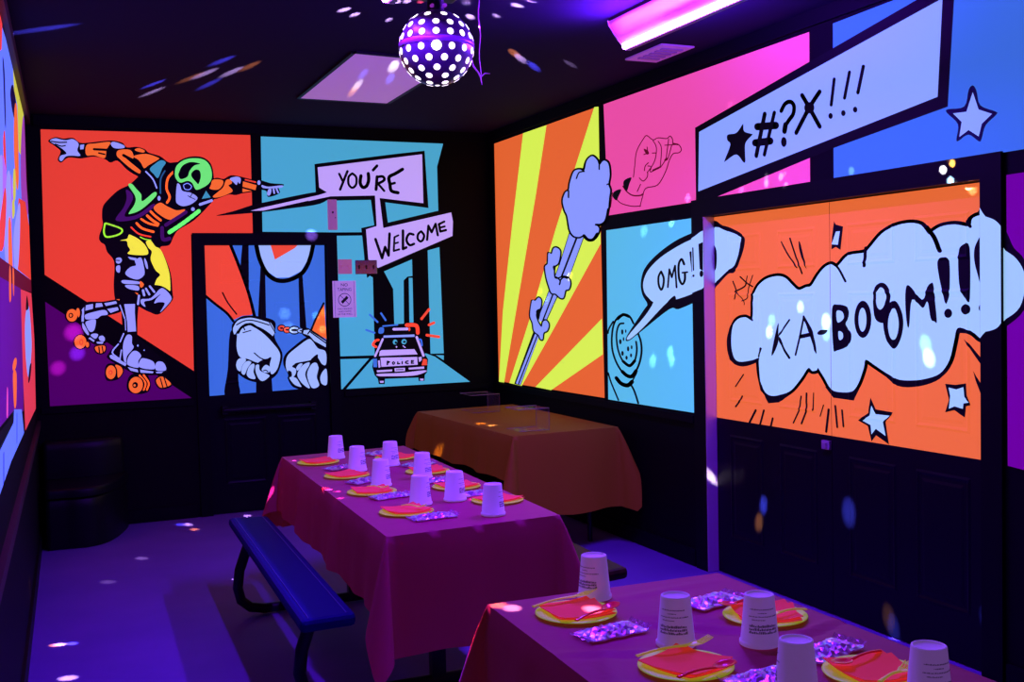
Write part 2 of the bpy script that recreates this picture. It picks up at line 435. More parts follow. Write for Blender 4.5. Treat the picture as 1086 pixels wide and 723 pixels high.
('s','blk',4.68,0,[1572,2022,1593,1919,1642,1814,1719,1758,1814,1759,1917,1813,1976,1911,2007,2022]),
('p','red2',0,0,[1678,2031,1893,2031,1862,2002,1709,1916]),
('p','org',0,0,[2080,1573,2092,1293,1975,1363,2013,1448]),
('l','blk',2.23,0,[2077,1573,2011,1453,1968,1360]),
('f','blk',0,0,[1407,1357,1379,1350,1370,1427,1440,1486,1528,1492,1655,1466,1699,1427,1689,1318,1742,1205,1731,1115,1687,1027,1591,982,1493,997,1416,1046,1381,1102,1399,1180,1390,1279]),
('f','lav3',0,0,[1420,1406,1477,1429,1545,1397,1602,1355,1660,1294,1722,1206,1720,1136,1693,1067,1654,1041,1644,1109,1658,1171,1616,1154,1576,1132,1537,1139,1479,1166,1421,1184,1400,1249,1404,1328]),
('f','lav3',0,0,[1392,1131,1410,1167,1450,1176,1466,1155,1438,1119,1422,1075,1398,1091]),
('f','lav3',0,0,[1429,1080,1443,1123,1476,1150,1505,1138,1476,1097,1453,1049,1433,1055]),
('f','lav3',0,0,[1469,1058,1486,1105,1517,1128,1529,1113,1519,1065,1533,1013,1493,1017,1472,1038]),
('f','lav3',0,0,[1538,1112,1563,1116,1569,1073,1632,1038,1635,1020,1591,992,1559,1009,1536,1064]),
('f','lav3',0,0,[1582,1082,1615,1114,1647,1092,1641,1059,1603,1056]),
('f','blk',0,0,[1551,1126,1596,1156,1644,1157,1635,1120,1595,1115]),
('s','blk',1.24,0,[1529,1209,1577,1167,1626,1148]),
('l','blk',1.08,0,[1451,1366,1510,1381]),
('s','blk',1.09,0,[1594,1070,1613,1073,1628,1062]),
('f','lav3',0,0,[1377,1398,1410,1454,1459,1472,1528,1475,1645,1439,1666,1428,1690,1372,1674,1333,1654,1351,1604,1388,1545,1417,1487,1437,1428,1414,1399,1367,1385,1356]),
('s','blk',1.23,0,[1404,1426,1468,1456,1537,1454,1649,1417]),
('s','blk',2.62,0,[1415,1367,1442,1407,1506,1429,1555,1402,1661,1332]),
('l','blk',1.09,0,[1650,1439,1694,1357]),
('l','blk',1.22,0,[1448,1420,1464,1387]),
('e','blk',4.75,3.91,[1743,1391]),
('e','red2',3.63,2.79,[1743,1391]),
('e','blk',1.68,0.98,[1743,1391]),
('e','blk',4.76,3.92,[1785,1376]),
('e','red2',3.64,2.8,[1785,1376]),
('e','blk',1.68,0.98,[1785,1376]),
('e','blk',6.47,4.78,[1841,1372]),
('e','lav3',5.34,3.37,[1841,1372]),
('e','blk',3.52,1.41,[1841,1372]),
('e','blk',4.8,3.11,[1893,1366]),
('e','lav3',3.67,1.98,[1893,1366]),
('e','blk',1.84,0.71,[1893,1366]),
('f','blk',0,0,[1943,1317,1839,1252,1762,1184,1747,1115,1782,1032,1781,992,1849,918,2085,920,2090,1242,2003,1276]),
('f','blk',0,0,[1904,1381,1955,1381,2091,1281,2089,1211,1993,1276,1903,1335]),
('p','lav3',0,0,[1914,1368,1955,1371,1975,1353,2086,1275,2084,1230,1993,1284,1958,1326,1908,1344]),
('l','blk',1.43,0,[1966,1353,2085,1263]),
('l','blk',1.43,0,[1944,1339,1967,1368]),
('f','lav3',0,0,[1947,1298,1983,1277,2022,1224,2081,1196,2082,1099,2049,1101,2010,1159,1958,1135,1855,1120,1833,1109,1814,1091,1844,1070,1838,1030,1812,1011,1773,1063,1767,1124,1787,1183,1859,1241]),
('f','lav3',0,0,[1791,1007,1840,1004,1876,947,1880,931,1830,951]),
('f','lav3',0,0,[1853,1029,1895,1096,1947,1119,1948,1095,1914,1026,1949,918,1891,956]),
('f','lav3',0,0,[1929,1025,1967,1103,2006,1111,2021,1072,2005,1001,2022,934,1964,920]),
('f','lav3',0,0,[2033,1000,2058,1047,2085,1056,2084,941,2042,948]),
('f','lav3',0,0,[1846,1080,1870,1109,1896,1108,1859,1059]),
('f','blk',0,0,[1783,1063,1808,1051,1809,1016,1784,1030]),
('f','blk',0,0,[1958,1133,2016,1179,2019,1123,2048,1060,2028,1061,2003,1118]),
]),
'police': ([7.734, -0.211, -0.041, -7.447], [
('p','tea',0,0,[1626,2844,3091,2841,3034,2654,3035,2234,2517,2126,2190,2123,1617,2126]),
('p','tea',0,0,[2191,2096,2394,2099,2416,1800,2472,1769,2470,1152,2176,1156]),
('p','tea',0,0,[2187,1133,2423,1129,2201,898,2185,897]),
('p','tea',0,0,[2231,897,2444,1119,2900,1149,2977,1119,3276,900]),
('p','tea',0,0,[2983,1132,3052,1127,3050,1088]),
('p','tea',0,0,[2565,1815,2801,1909,2801,1776,2759,1771,2726,1741,2719,1384,2639,1386,2637,1674]),
('p','tea',0,0,[2770,1761,2801,1760,2800,1402,2766,1403]),
('p','tea',0,0,[2936,1980,3037,2006,3052,1143,2938,1145]),
('f','blk',0,0,[1278,2245,1406,2280,1543,2326,1631,2347,2065,2438,2146,2404,2062,2342,1838,2305,1629,2276,1405,2254]),
('p','blk',0,0,[2031,2648,2679,2745,2931,2779,2952,2321,2582,2362,2582,2171,2496,2171,2473,2379,2202,2370,2099,2373,1996,2347,1957,2391,2034,2432]),
('p','blk',0,0,[2388,2157,2506,2183,2480,2393,2587,2395,2608,2201,3028,2299,3154,2294,3167,2213,3158,2089,2517,1831,2424,1765,2413,1911]),
('p','lav4',0,0,[1531,2283,1630,2310,2126,2426,2131,2402,1629,2286]),
('p','lav4',0,0,[2055,2623,2909,2750,2909,2359,2545,2395,2568,2164,2515,2163,2508,2414,2151,2402,1976,2363,1977,2383,2123,2432,2063,2468]),
('p','lav4',0,0,[2427,2147,2524,2176,2512,2399,2542,2399,2569,2158,3146,2287,3159,2213,3152,2097,2517,1843,2439,1911]),
('l','blk',2.49,0,[2224,2577,2248,2525]),
('l','blk',2.68,0,[2290,2599,2228,2456]),
('s','blk',2.51,0,[2329,2583,2359,2555,2357,2499,2326,2471,2297,2498,2298,2554,2329,2583]),
('s','blk',3.62,0,[2398,2566,2390,2510,2411,2476,2441,2488,2459,2532,2458,2585]),
('l','blk',3.09,0,[2498,2613,2531,2648]),
('l','blk',3.27,0,[2529,2562,2518,2461]),
('s','blk',2.92,0,[2529,2559,2575,2565,2587,2537,2535,2507]),
('l','blk',2.56,0,[2535,2507,2584,2452]),
('s','blk',3.68,0,[2741,2626,2680,2590,2628,2561,2633,2505,2644,2453,2698,2439]),
('l','blk',2.76,0,[2634,2505,2673,2516]),
('l','blk',2.93,0,[2502,2070,2552,1920,2579,2008,2606,1941,2619,2114]),
('l','blk',2.22,0,[2659,2086,2650,1977,2696,1989]),
('l','blk',2.03,0,[2659,2086,2692,2101]),
('l','blk',2.03,0,[2654,2034,2688,2044]),
('l','blk',2.97,0,[2731,2138,2727,1992,2755,2004]),
('s','blk',2.79,0,[2818,2107,2782,2112,2758,2065,2783,2023,2821,2033]),
('s','blk',2.61,0,[2885,2133,2908,2101,2897,2065,2875,2052,2853,2075,2859,2112,2885,2133]),
('l','blk',2.64,0,[2933,2065,2947,2178,2973,2126,3009,2194,3025,2102]),
('l','blk',2.65,0,[3037,2191,3048,2132,3097,2144]),
('l','blk',2.46,0,[3037,2191,3084,2213]),
('l','blk',2.27,0,[3042,2162,3087,2174]),
('p','blk',0,0,[2512,1388,2664,1394,2818,1400,2854,1304,2888,1144,2915,1101,2903,996,2884,975,2880,928,2832,928,2828,957,2549,961,2545,919,2497,922,2490,964,2464,996,2447,1059,2460,1142,2520,1284]),
('p','lav2',0,0,[2548,1306,2804,1306,2806,1287,2544,1289]),
('l','lav4',2.22,0,[2539,1278,2473,1146]),
('l','lav4',2.56,0,[2823,1284,2877,1132]),
('p','lav4',0,0,[2512,1183,2528,1191,2801,1188,2827,1145,2505,1145]),
('p','lav4',0,0,[2516,1131,2823,1124,2826,1061,2522,1058]),
('p','lav4',0,0,[2483,1032,2610,1033,2610,1018,2486,1016]),
('p','lav4',0,0,[2630,1042,2718,1041,2717,1015,2632,1014]),
('p','lav4',0,0,[2747,1040,2880,1044,2880,1026,2750,1026]),
('f','lav4',0,0,[2491,1003,2675,1002,2882,1013,2884,997,2784,975,2566,981,2496,986]),
('p','blu',0,0,[2453,1126,2487,1125,2487,1057,2456,1059]),
('p','red2',0,0,[2874,1108,2904,1101,2906,1054,2858,1054]),
('p','lav4',0,0,[2494,1109,2510,1110,2514,1056,2499,1052]),
('p','lav4',0,0,[2832,1120,2860,1124,2861,1098,2840,1081]),
('s','red2',2.5,0,[2504,1273,2479,1267,2457,1237,2484,1218]),
('s','blu',1.71,0,[2842,1265,2860,1259,2866,1214]),
('f','blu',0,0,[2514,1368,2549,1368,2545,1327,2506,1326]),
('l','blu',1.68,0,[2544,1381,2664,1388]),
('l','lav4',2.81,0,[2632,1354,2745,1352]),
('s','red2',3.97,0,[2740,1383,2822,1377,2833,1317]),
('e','red2',1.27,1.98,[2762,1349]),
('l','blu',2.08,0,[2438,1475,2500,1415]),
('l','blu',2.09,0,[2531,1483,2567,1428]),
('l','blu',2.07,0,[2405,1356,2473,1330]),
('l','red2',2.85,0,[2934,1504,2868,1430]),
('l','red2',2.86,0,[2930,1379,2973,1395]),
('l','red2',2.87,0,[2909,1297,3013,1279]),
('e','tea',2.38,2.67,[2640,1251]),
('e','tea',2.82,2.82,[2715,1251]),
('e','blk',1.26,1.4,[2647,1246]),
('e','blk',1.55,1.13,[2718,1250]),
('e','lav4',0.84,0.98,[2651,1212]),
('l','lav4',0.99,0,[2706,1218,2724,1204]),
('l','blk',1.66,0,[2571,1074,2572,1099,2588,1094,2574,1087]),
('s','blk',1.29,0,[2623,1094,2632,1084,2622,1074,2613,1085,2623,1094]),
('l','blk',1.49,0,[2658,1091,2657,1076,2673,1077]),
('l','blk',1.49,0,[2696,1092,2695,1075]),
('s','blk',1.49,0,[2745,1094,2727,1091,2724,1080,2745,1075]),
('l','blk',1.31,0,[2791,1096,2773,1097,2772,1075,2791,1075]),
('l','blk',1.12,0,[2773,1085,2787,1086]),
('l','tea',0.7,0,[2678,1111,2698,1110]),
('l','blk',0.92,0,[2643,1029,2703,1028]),
('p','lav4',0,0,[2505,947,2538,946,2535,930,2507,932]),
('p','lav4',0,0,[2841,948,2872,946,2871,931,2844,932]),
]),
'rays': ([-16.004, 0.332, -0.69, -6.9], [
('p','or3',0,0,[8251,2838,6467,2842,6451,902,8266,901]),
('p','yl2',0,0,[7679,2840,7261,2839,7466,2362,7904,1436,8157,896,8266,896,8151,1475,7929,2146]),
('p','yl2',0,0,[6520,2847,6460,2840,6465,1934,7132,1411,7808,892,8051,899,7633,1417,7518,1567,7145,2075]),
('p','yl2',0,0,[6466,1434,6463,1194,7277,896,7552,901]),
('p','lav2',0,0,[6926,2033,6708,1989,6940,1721,7183,1722,7092,1819]),
('l','blk',0.75,0,[6926,2033,7092,1819,7183,1722]),
('l','blk',0.72,0,[6708,1989,6939,1726]),
('l','blk',1.9,0,[6816,1990,7076,1715]),
('p','lav2',0,0,[7275,1633,7130,1595,7330,1416,7411,1401,7490,1429]),
('l','blk',0.8,0,[7275,1633,7466,1439]),
('l','blk',0.93,0,[7130,1595,7331,1411]),
('l','blk',1.57,0,[7210,1604,7387,1416]),
('p','blk',0,0,[7566,1324,7462,1293,7827,895,7952,899]),
('l','lav2',2.25,0,[7525,1298,7895,909]),
('l','lav2',1.34,0,[7483,1285,7842,904]),
('s','blk',3.34,0,[7273,1906,7218,1899,7184,1936,7129,1938,7077,1907,7113,1829,7179,1803,7183,1727,7118,1714,7033,1725,6950,1712,6927,1675,6954,1638,7006,1630,7040,1579,7093,1579,7166,1608,7232,1614,7274,1662,7315,1730,7334,1808,7288,1830,7273,1906]),
('f','lav2',0,0,[7273,1906,7218,1899,7184,1936,7129,1938,7077,1907,7113,1829,7179,1803,7183,1727,7118,1714,7033,1725,6950,1712,6927,1675,6954,1638,7006,1630,7040,1579,7093,1579,7166,1608,7232,1614,7274,1662,7315,1730,7334,1808,7288,1830]),
('f','blk',0,0,[7205,1804,7168,1812,7181,1770]),
('s','blk',1.66,0,[7099,1673,7087,1701,7150,1728]),
('s','blk',1.64,0,[7087,1701,7033,1723,6971,1714]),
('s','blk',3.21,0,[7578,1557,7519,1557,7459,1581,7414,1557,7440,1498,7512,1458,7487,1404,7419,1361,7388,1401,7331,1409,7292,1378,7323,1336,7385,1318,7405,1271,7440,1270,7473,1301,7554,1329,7575,1388,7619,1448,7578,1557]),
('f','lav2',0,0,[7578,1557,7519,1557,7459,1581,7414,1557,7440,1498,7512,1458,7487,1404,7419,1361,7388,1401,7331,1409,7292,1378,7323,1336,7385,1318,7405,1271,7440,1270,7473,1301,7554,1329,7575,1388,7619,1448]),
('f','blk',0,0,[7511,1478,7429,1493,7468,1409]),
('l','lav2',1.7,0,[7349,1488,7449,1405]),
('s','blk',3.58,0,[6679,2443,6638,2504,6561,2526,6492,2491,6462,2453,6402,2476,6340,2451,6322,2377,6342,2315,6320,2275,6336,2225,6351,2159,6386,2093,6450,2064,6515,2062,6483,2035,6504,2001,6565,1971,6641,1976,6707,2004,6776,1997,6856,2010,6911,2049,6933,2105,6951,2157,6990,2201,7017,2268,6975,2320,6918,2335,6896,2385,6836,2452,6756,2459,6679,2443]),
('f','lav2',0,0,[6679,2443,6638,2504,6561,2526,6492,2491,6462,2453,6402,2476,6340,2451,6322,2377,6342,2315,6320,2275,6336,2225,6351,2159,6386,2093,6450,2064,6515,2062,6483,2035,6504,2001,6565,1971,6641,1976,6707,2004,6776,1997,6856,2010,6911,2049,6933,2105,6951,2157,6990,2201,7017,2268,6975,2320,6918,2335,6896,2385,6836,2452,6756,2459]),
('s','blk',1.41,0,[6798,2402,6757,2438,6679,2438]),
('l','blk',1.6,0,[6925,2283,6923,2329]),
('l','blk',1.33,0,[6462,2453,6463,2427]),
('l','blk',1.31,0,[6359,2315,6329,2320]),
('s','blk',3.02,0,[6508,2001,6565,1967,6641,1969,6702,2001]),
('s','blk',2.13,0,[6524,2064,6451,2061,6386,2084,6348,2154]),
]),
'pink': ([-10.117, 0.159, -1.465, -5.436], [
('p','pnk',0,0,[6389,2843,4308,2842,4314,2111,6352,2113]),
('s','dkr',1.09,0,[6016,2327,5997,2398,5970,2484,5880,2552,5841,2561,5773,2526,5712,2530,5616,2512,5580,2522,5552,2499,5545,2471,5489,2460,5459,2429,5483,2412,5547,2414,5591,2381,5637,2317,5729,2249,5867,2243,5908,2195,5942,2137]),
('s','dkr',1.1,0,[5773,2522,5736,2477,5746,2416,5785,2373,5848,2337]),
('s','dkr',1.08,0,[5713,2509,5677,2462,5695,2355]),
('s','dkr',1.07,0,[5595,2505,5627,2393]),
('s','dkr',1.06,0,[5560,2469,5605,2395,5635,2385]),
('s','dkr',1.06,0,[5639,2476,5503,2462]),
('s','dkr',1.09,0,[5839,2376,5801,2367,5810,2337,5756,2342,5688,2354,5627,2393]),
('s','dkr',1.12,0,[5843,2492,5841,2459,5884,2451]),
('s','dkr',1.12,0,[5875,2484,5826,2454]),
('s','dkr',1.13,0,[5944,2315,5897,2290,5849,2309,5841,2336]),
('s','dkr',1.13,0,[5879,2352,5870,2379,5831,2395]),
('s','dkr',1.18,0,[6247,2217,6180,2178,6047,2148,5934,2139]),
('s','dkr',1.23,0,[6289,2255,6319,2164]),
('s','dkr',1.1,0,[5783,2448,5740,2443]),
('s','dkr',1.14,0,[5929,2273,5971,2233]),
('s','dkr',1.61,0,[6150,2283,6101,2245,6028,2214,5932,2205,5908,2211]),
('l','dkr',1.77,0,[5545,2473,5496,2461]),
('l','dkr',1.85,0,[5779,2343,5688,2354]),
('l','dkr',1.81,0,[5638,2387,5620,2396]),
('f','blk',0,0,[6142,2282,6132,2319,6041,2328,6067,2291,6101,2249]),
('f','blk',0,0,[6285,2229,6266,2261,6173,2266,6212,2222,6239,2201]),
('f','dkr',0,0,[5883,2485,5836,2471,5821,2449,5852,2449]),
]),
'blue': ([-5.126, 0.03, -0.822, -3.877], [
('p','blu',0,0,[4137,2842,3459,2856,2511,2880,2509,2116,4142,2114]),
('p','blk',0,0,[5312,2531,3393,2853,3437,2339,4140,2262,5144,2115,5314,2119]),
('p','lav4b',0,0,[5272,2501,3462,2787,3492,2389,5289,2168]),
('f','blk',0,0,[4859,2481,4852,2479,4844,2442,4780,2420,4775,2413,4834,2380,4839,2326,4838,2284,4856,2281,4919,2330,5016,2307,5028,2311,4972,2388,4999,2417,4995,2446,4916,2445]),
('l','blk',6.5,0,[4666,2505,4742,2301]),
('l','blk',5.53,0,[4586,2499,4673,2298]),
('l','blk',9.83,0,[4732,2450,4574,2433]),
('l','blk',9.92,0,[4752,2369,4621,2361]),
('s','blk',5.72,0,[4530,2499,4499,2529,4457,2532,4430,2508,4435,2470,4469,2444,4497,2422]),
('l','blk',7.41,0,[4497,2425,4506,2394]),
('e','blk',4.43,6.46,[4512,2341]),
('s','blk',5.88,0,[4366,2548,4313,2479,4238,2377]),
('s','blk',5.9,0,[4236,2542,4313,2479,4414,2373]),
('e','blk',7.36,7.01,[4313,2479]),
('l','blk',4.3,0,[4131,2582,4154,2466]),
('l','blk',4.19,0,[4026,2594,4061,2482]),
('l','blk',4.38,0,[3934,2602,3971,2491]),
('e','blk',3.04,3.59,[4159,2415]),
('e','blk',2.96,3.5,[4070,2414]),
('e','blk',2.9,3.43,[3990,2417]),
('f','nvy2',0,0,[3304,2401,3286,2376,3267,2316,3193,2280,3188,2267,3241,2233,3262,2182,3276,2175,3328,2209,3380,2191,3391,2199,3383,2259,3440,2313,3436,2328,3349,2325,3326,2388]),
('p','lav4b',0,0,[3305,2375,3276,2301,3209,2273,3260,2242,3276,2194,3327,2227,3376,2206,3363,2265,3409,2307,3338,2302]),
]),
'phone': ([-11.237, 0.19, 0.047, -5.813], [
('p','te2',0,0,[6383,2017,5339,2022,5342,899,6399,896]),
('s','blk',2.29,0,[6048,1407,6096,1451,6172,1464,6250,1443,6309,1391,6336,1304,6327,1219,6270,1139,6186,1084,6085,1071,6001,1132,5956,1216,5958,1290,5993,1346]),
('s','blk',4.19,0,[6202,1092,6144,1070,6082,1068,6026,1106]),
('s','blk',3.46,0,[6250,1434,6180,1462,6105,1451]),
('s','blk',2.11,0,[6174,1406,6234,1396,6271,1332,6256,1238,6196,1164,6108,1136,6040,1171,6011,1239,6019,1292]),
('s','blk',3.42,0,[6191,1160,6108,1135,6040,1170]),
('s','blk',1.99,0,[6312,1416,6371,1368,6386,1338]),
('s','blk',1.99,0,[6393,1073,6354,1010,6261,903]),
('s','blk',4.63,0,[6282,1045,6222,1014,6137,1007,6078,1034]),
('s','blk',2.26,0,[6087,1010,6047,971,6005,904]),
('l','blk',1.57,0,[6078,1036,6018,1094]),
('e','blk',1.34,2.98,[6193,1350]),
('e','blk',0.88,1.92,[6147,1356]),
('e','blk',1.5,2.84,[6221,1286]),
('e','blk',0.89,2.23,[6178,1304]),
('e','blk',1.32,2.79,[6121,1243]),
('e','blk',1.02,2.18,[6075,1255]),
('e','blk',1.49,2.68,[6195,1211]),
('e','blk',1.33,2.21,[6143,1185]),
('e','blk',1.17,2.19,[6085,1203]),
('f','blk',0,0,[5179,1959,5352,1938,5548,1899,5757,1827,5899,1748,5947,1660,5929,1586,5872,1529,5916,1493,6134,1325,6114,1294,5944,1362,5618,1498,5517,1499,5336,1540,5189,1579]),
('f','lavo',0,0,[5180,1931,5353,1903,5520,1867,5712,1809,5853,1739,5915,1667,5904,1602,5828,1552,5805,1533,5909,1452,6119,1325,6103,1304,5944,1374,5677,1521,5565,1567,5544,1556,5334,1596,5187,1660]),
('f','blk',0,0,[5639,1538,5558,1579,5541,1550,5574,1529]),
('s','blk',2.18,0,[5703,1726,5674,1686,5682,1639,5706,1616,5733,1648,5733,1695,5703,1726]),
('l','blk',1.84,0,[5629,1630,5609,1737,5583,1688,5545,1756,5532,1627]),
('s','blk',2.21,0,[5446,1760,5473,1792,5505,1759,5503,1682,5470,1645,5442,1669,5440,1711]),
('l','blk',1.78,0,[5466,1712,5413,1714]),
('l','blk',2.43,0,[5375,1826,5355,1717]),
('l','blk',1.21,0,[5331,1850,5328,1723]),
('e','blk',1.12,1.5,[5356,1685]),
('e','blk',0.99,1.24,[5329,1691]),
('p','blk',0,0,[5273,1869,5227,1878,5231,1716,5264,1728]),
('e','blk',1.71,3.17,[5247,1700]),
]),
'kaboom': ([-6.547, 0.062, 0.079, -4.474], [
('p','or4',0,0,[5217,2024,3270,2030,3276,885,5246,883]),
('f','blk',0,0,[5232,1974,5130,1965,5031,1939,4930,1890,4937,1816,5018,1706,5086,1693,5202,1626,5241,1623]),
('f','lavo',0,0,[5232,1942,5093,1932,4971,1896,4960,1874,4986,1790,5030,1735,5098,1708,5198,1656,5240,1653]),
('f','blk',0,0,[5235,1860,5194,1828,5199,1733,5238,1719]),
('s','blk',6.98,0,[4843,1589,4802,1630,4734,1660,4645,1671,4581,1659,4529,1625,4478,1597,4417,1610,4377,1617,4327,1666,4278,1703,4230,1717,4193,1703,4166,1717,4106,1755,3998,1763,3960,1783,3881,1843,3798,1873,3706,1880,3640,1865,3597,1824,3570,1836,3523,1853,3450,1856,3376,1843,3361,1873,3322,1884,3279,1874,3281,1412,3373,1414,3438,1424,3459,1367,3485,1287,3538,1228,3624,1199,3713,1187,3793,1188,3864,1214,3936,1245,3992,1266,4005,1228,4044,1151,4089,1112,4168,1102,4236,1111,4290,1167,4317,1194,4334,1210,4345,1198,4377,1193,4405,1206,4464,1148,4540,1086,4617,1059,4712,1044,4773,1069,4804,1138,4814,1218,4810,1240,4868,1225,4987,1211,5041,1238,5063,1302,5050,1396,4994,1444,4922,1455,4863,1445,4855,1561,4843,1589]),
('p','blk',0,0,[4800,1098,4761,1030,4737,1002,4642,1015,4541,1066,4617,1066,4712,1054]),
('p','blk',0,0,[4284,1121,4223,1071,4077,1069,4035,1129,4089,1117,4182,1106]),
('f','blk',0,0,[3876,1218,3794,1158,3657,1165,3538,1205,3475,1271,3538,1232,3713,1191]),
('f','blk',0,0,[5062,1396,5105,1337,5097,1250,5048,1201,4952,1186,4828,1215,4804,1248,4987,1215,5047,1252]),
('p','blk',0,0,[3449,1399,3438,1423,3272,1412,3272,1372,3307,1371,3359,1401,3428,1403]),
('f','lavo',0,0,[4843,1589,4802,1630,4734,1660,4645,1671,4581,1659,4529,1625,4478,1597,4417,1610,4377,1617,4327,1666,4278,1703,4230,1717,4193,1703,4166,1717,4106,1755,3998,1763,3960,1783,3881,1843,3798,1873,3706,1880,3640,1865,3597,1824,3570,1836,3523,1853,3450,1856,3376,1843,3361,1873,3322,1884,3279,1874,3281,1412,3373,1414,3438,1424,3459,1367,3485,1287,3538,1228,3624,1199,3713,1187,3793,1188,3864,1214,3936,1245,3992,1266,4005,1228,4044,1151,4089,1112,4168,1102,4236,1111,4290,1167,4317,1194,4334,1210,4345,1198,4377,1193,4405,1206,4464,1148,4540,1086,4617,1059,4712,1044,4773,1069,4804,1138,4814,1218,4810,1240,4868,1225,4987,1211,5041,1238,5063,1302,5050,1396,4994,1444,4922,1455,4863,1445,4855,1561]),
('s','blk',2.42,0,[4216,1723,4174,1693,4129,1633]),
('l','blk',3.32,0,[3985,1784,4000,1702]),
('s','blk',3.92,0,[3608,1855,3565,1808,3536,1750]),
('s','blk',2.4,0,[3385,1865,3371,1841]),
('s','blk',2.51,0,[4892,1457,4863,1440]),
('s','blk',2.66,0,[4795,1290,4812,1247]),
('f','blk',0,0,[4650,1417,4634,1421,4643,1370,4630,1365,4664,1294,4703,1255,4687,1321]),
('l','blk',2.16,0,[4548,1445,4632,1369]),
('s','blk',2.89,0,[4635,1350,4599,1297,4552,1251]),
('l','blk',2.27,0,[4502,1268,4466,1361,4433,1463]),
('f','blk',0,0,[4434,1469,4390,1421,4356,1363,4343,1279,4370,1324,4391,1369,4420,1427,4442,1450]),
('l','blk',4.48,0,[4460,1362,4381,1375]),
('f','blk',0,0,[4336,1382,4311,1398,4259,1398,4283,1378,4322,1374]),
('f','blk',0,0,[4225,1500,4185,1523,4112,1509,4104,1465,4129,1429,4090,1385,4108,1331,4194,1301,4219,1314]),
('f','lavo',0,0,[4192,1491,4152,1488,4143,1457,4186,1437]),
('f','lavo',0,0,[4180,1394,4151,1387,4151,1361,4176,1354]),
('e','blk',8.72,19.39,[4008,1454]),
('e','lavo',4.07,12.42,[4010,1452]),
('f','blk',0,0,[3897,1621,3855,1611,3830,1569,3836,1526,3851,1450,3899,1441,3933,1475,3937,1587]),
('f','blk',0,0,[3803,1539,3763,1493,3752,1434,3770,1367,3808,1324,3852,1356,3875,1432,3863,1509]),
('f','lavo',0,0,[3898,1599,3874,1593,3856,1560,3868,1518,3893,1499,3915,1518,3920,1569]),
('f','lavo',0,0,[3804,1505,3781,1451,3786,1400,3805,1366,3833,1374,3846,1424,3836,1480]),
('f','blk',0,0,[3737,1585,3715,1606,3637,1543,3610,1596,3586,1614,3572,1599,3552,1455,3566,1450,3587,1462,3605,1535,3634,1507,3698,1544,3716,1432,3728,1428,3738,1502]),
('f','blk',0,0,[3545,1711,3518,1722,3484,1705,3483,1582,3494,1531,3509,1535,3535,1615,3550,1687]),
('e','blk',3.35,4.35,[3489,1485]),
('f','blk',0,0,[3431,1745,3406,1771,3374,1754,3374,1550,3392,1542,3427,1589,3436,1683]),
('e','blk',3.74,4.88,[3396,1502]),
('f','blk',0,0,[3303,1793,3342,1768,3352,1719,3338,1657,3304,1587]),
('f','blk',0,0,[3300,1530,3324,1519,3326,1499,3300,1488]),
('l','blk',1.77,0,[4607,1846,4558,1785,4486,1710]),
('s','blk',1.92,0,[4535,1860,4475,1736,4446,1679]),
('f','blk',0,0,[4465,1841,4448,1820,4410,1700,4440,1747,4462,1801]),
('s','blk',1.79,0,[5038,1652,5008,1598,5025,1555]),
('s','blk',1.95,0,[5021,1595,4930,1622,4917,1646]),
('s','blk',1.75,0,[4970,1676,4906,1639,4857,1620]),
('s','blk',1.36,0,[4905,1678,4924,1625]),
('s','blk',1.36,0,[4856,1680,4895,1611,4905,1561,4955,1544]),
('s','blk',1.17,0,[5003,1591,4938,1544,4932,1523]),
('p','blk',0,0,[4203,1923,4190,1906,4139,1893,4159,1783,4191,1799,4224,1789,4218,1852]),
('p','lavo',0,0,[4190,1872,4162,1873,4177,1809,4222,1813]),
('p','blk',0,0,[3960,1093,3926,1041,3816,1036,3866,986,3846,887,3928,920,3959,888,3983,958,4049,978,3978,1019]),
('p','lavo',0,0,[3954,1056,3930,1018,3840,1019,3884,985,3867,924,3930,950,3959,921,3964,964,4017,979,3970,1007]),
('p','blk',0,0,[3507,1186,3450,1185,3394,1195,3390,1150,3373,1105,3395,1099,3403,1051,3456,1078,3508,1064,3486,1119]),
('p','lavo',0,0,[3488,1171,3445,1166,3410,1178,3405,1137,3380,1116,3410,1110,3413,1087,3456,1094,3487,1081,3479,1136]),
('p','blk',0,0,[3408,1378,3383,1365,3296,1284,3296,1253,3354,1316]),
('p','blk',0,0,[3359,1250,3345,1231,3297,1173,3297,1111,3345,1208]),
('l','blk',1.78,0,[4947,1142,5021,1073]),
('l','blk',2.84,0,[4844,956,4901,884]),
('l','blk',2.58,0,[4772,962,4806,884]),
('l','blk',2.53,0,[4697,926,4714,882]),
('l','blk',2.24,0,[4962,1023,4983,997,5026,961]),
('l','blk',1.79,0,[4458,1061,4479,988,4527,919]),
('l','blk',2.16,0,[4416,1079,4421,993,4462,922]),
('l','blk',1.93,0,[4363,1083,4370,998]),
('l','blk',1.33,0,[4292,1030,4318,973]),
('l','blk',2.63,0,[4254,1011,4274,901]),
('l','blk',2.22,0,[4206,1033,4193,931]),
('l','blk',2.01,0,[4158,1016,4149,939]),
]),
'case_r': ([-4.631, 0.018, -0.09, -3.719], [
('f','lavo',0,0,[3288,1890,3232,1872,3186,1854,3154,1824,3140,1791,3114,1782,3115,1491,3144,1467,3178,1431,3234,1415,3291,1413]),
]),
'purple': ([-4.452, 0.014, -0.087, -3.653], [
('p','vio',0,0,[3142,2026,2509,2036,2506,838,3140,889]),
('f','blk',0,0,[3187,1845,3156,1828,3133,1790,3107,1742,3060,1696,3033,1606,3060,1502,3144,1437,3189,1423]),
('f','lavo',0,0,[3188,1757,3147,1733,3098,1701,3063,1653,3055,1592,3081,1512,3144,1468,3189,1460]),
]),
'left': ([95.367, -3.906, 1.819, -4.404], [
('p','lbl',0,0,[4786,2768,5441,2847,6313,2894,7595,2953,8025,2837,7925,2439,8124,2142,8062,1776,4130,1779]),
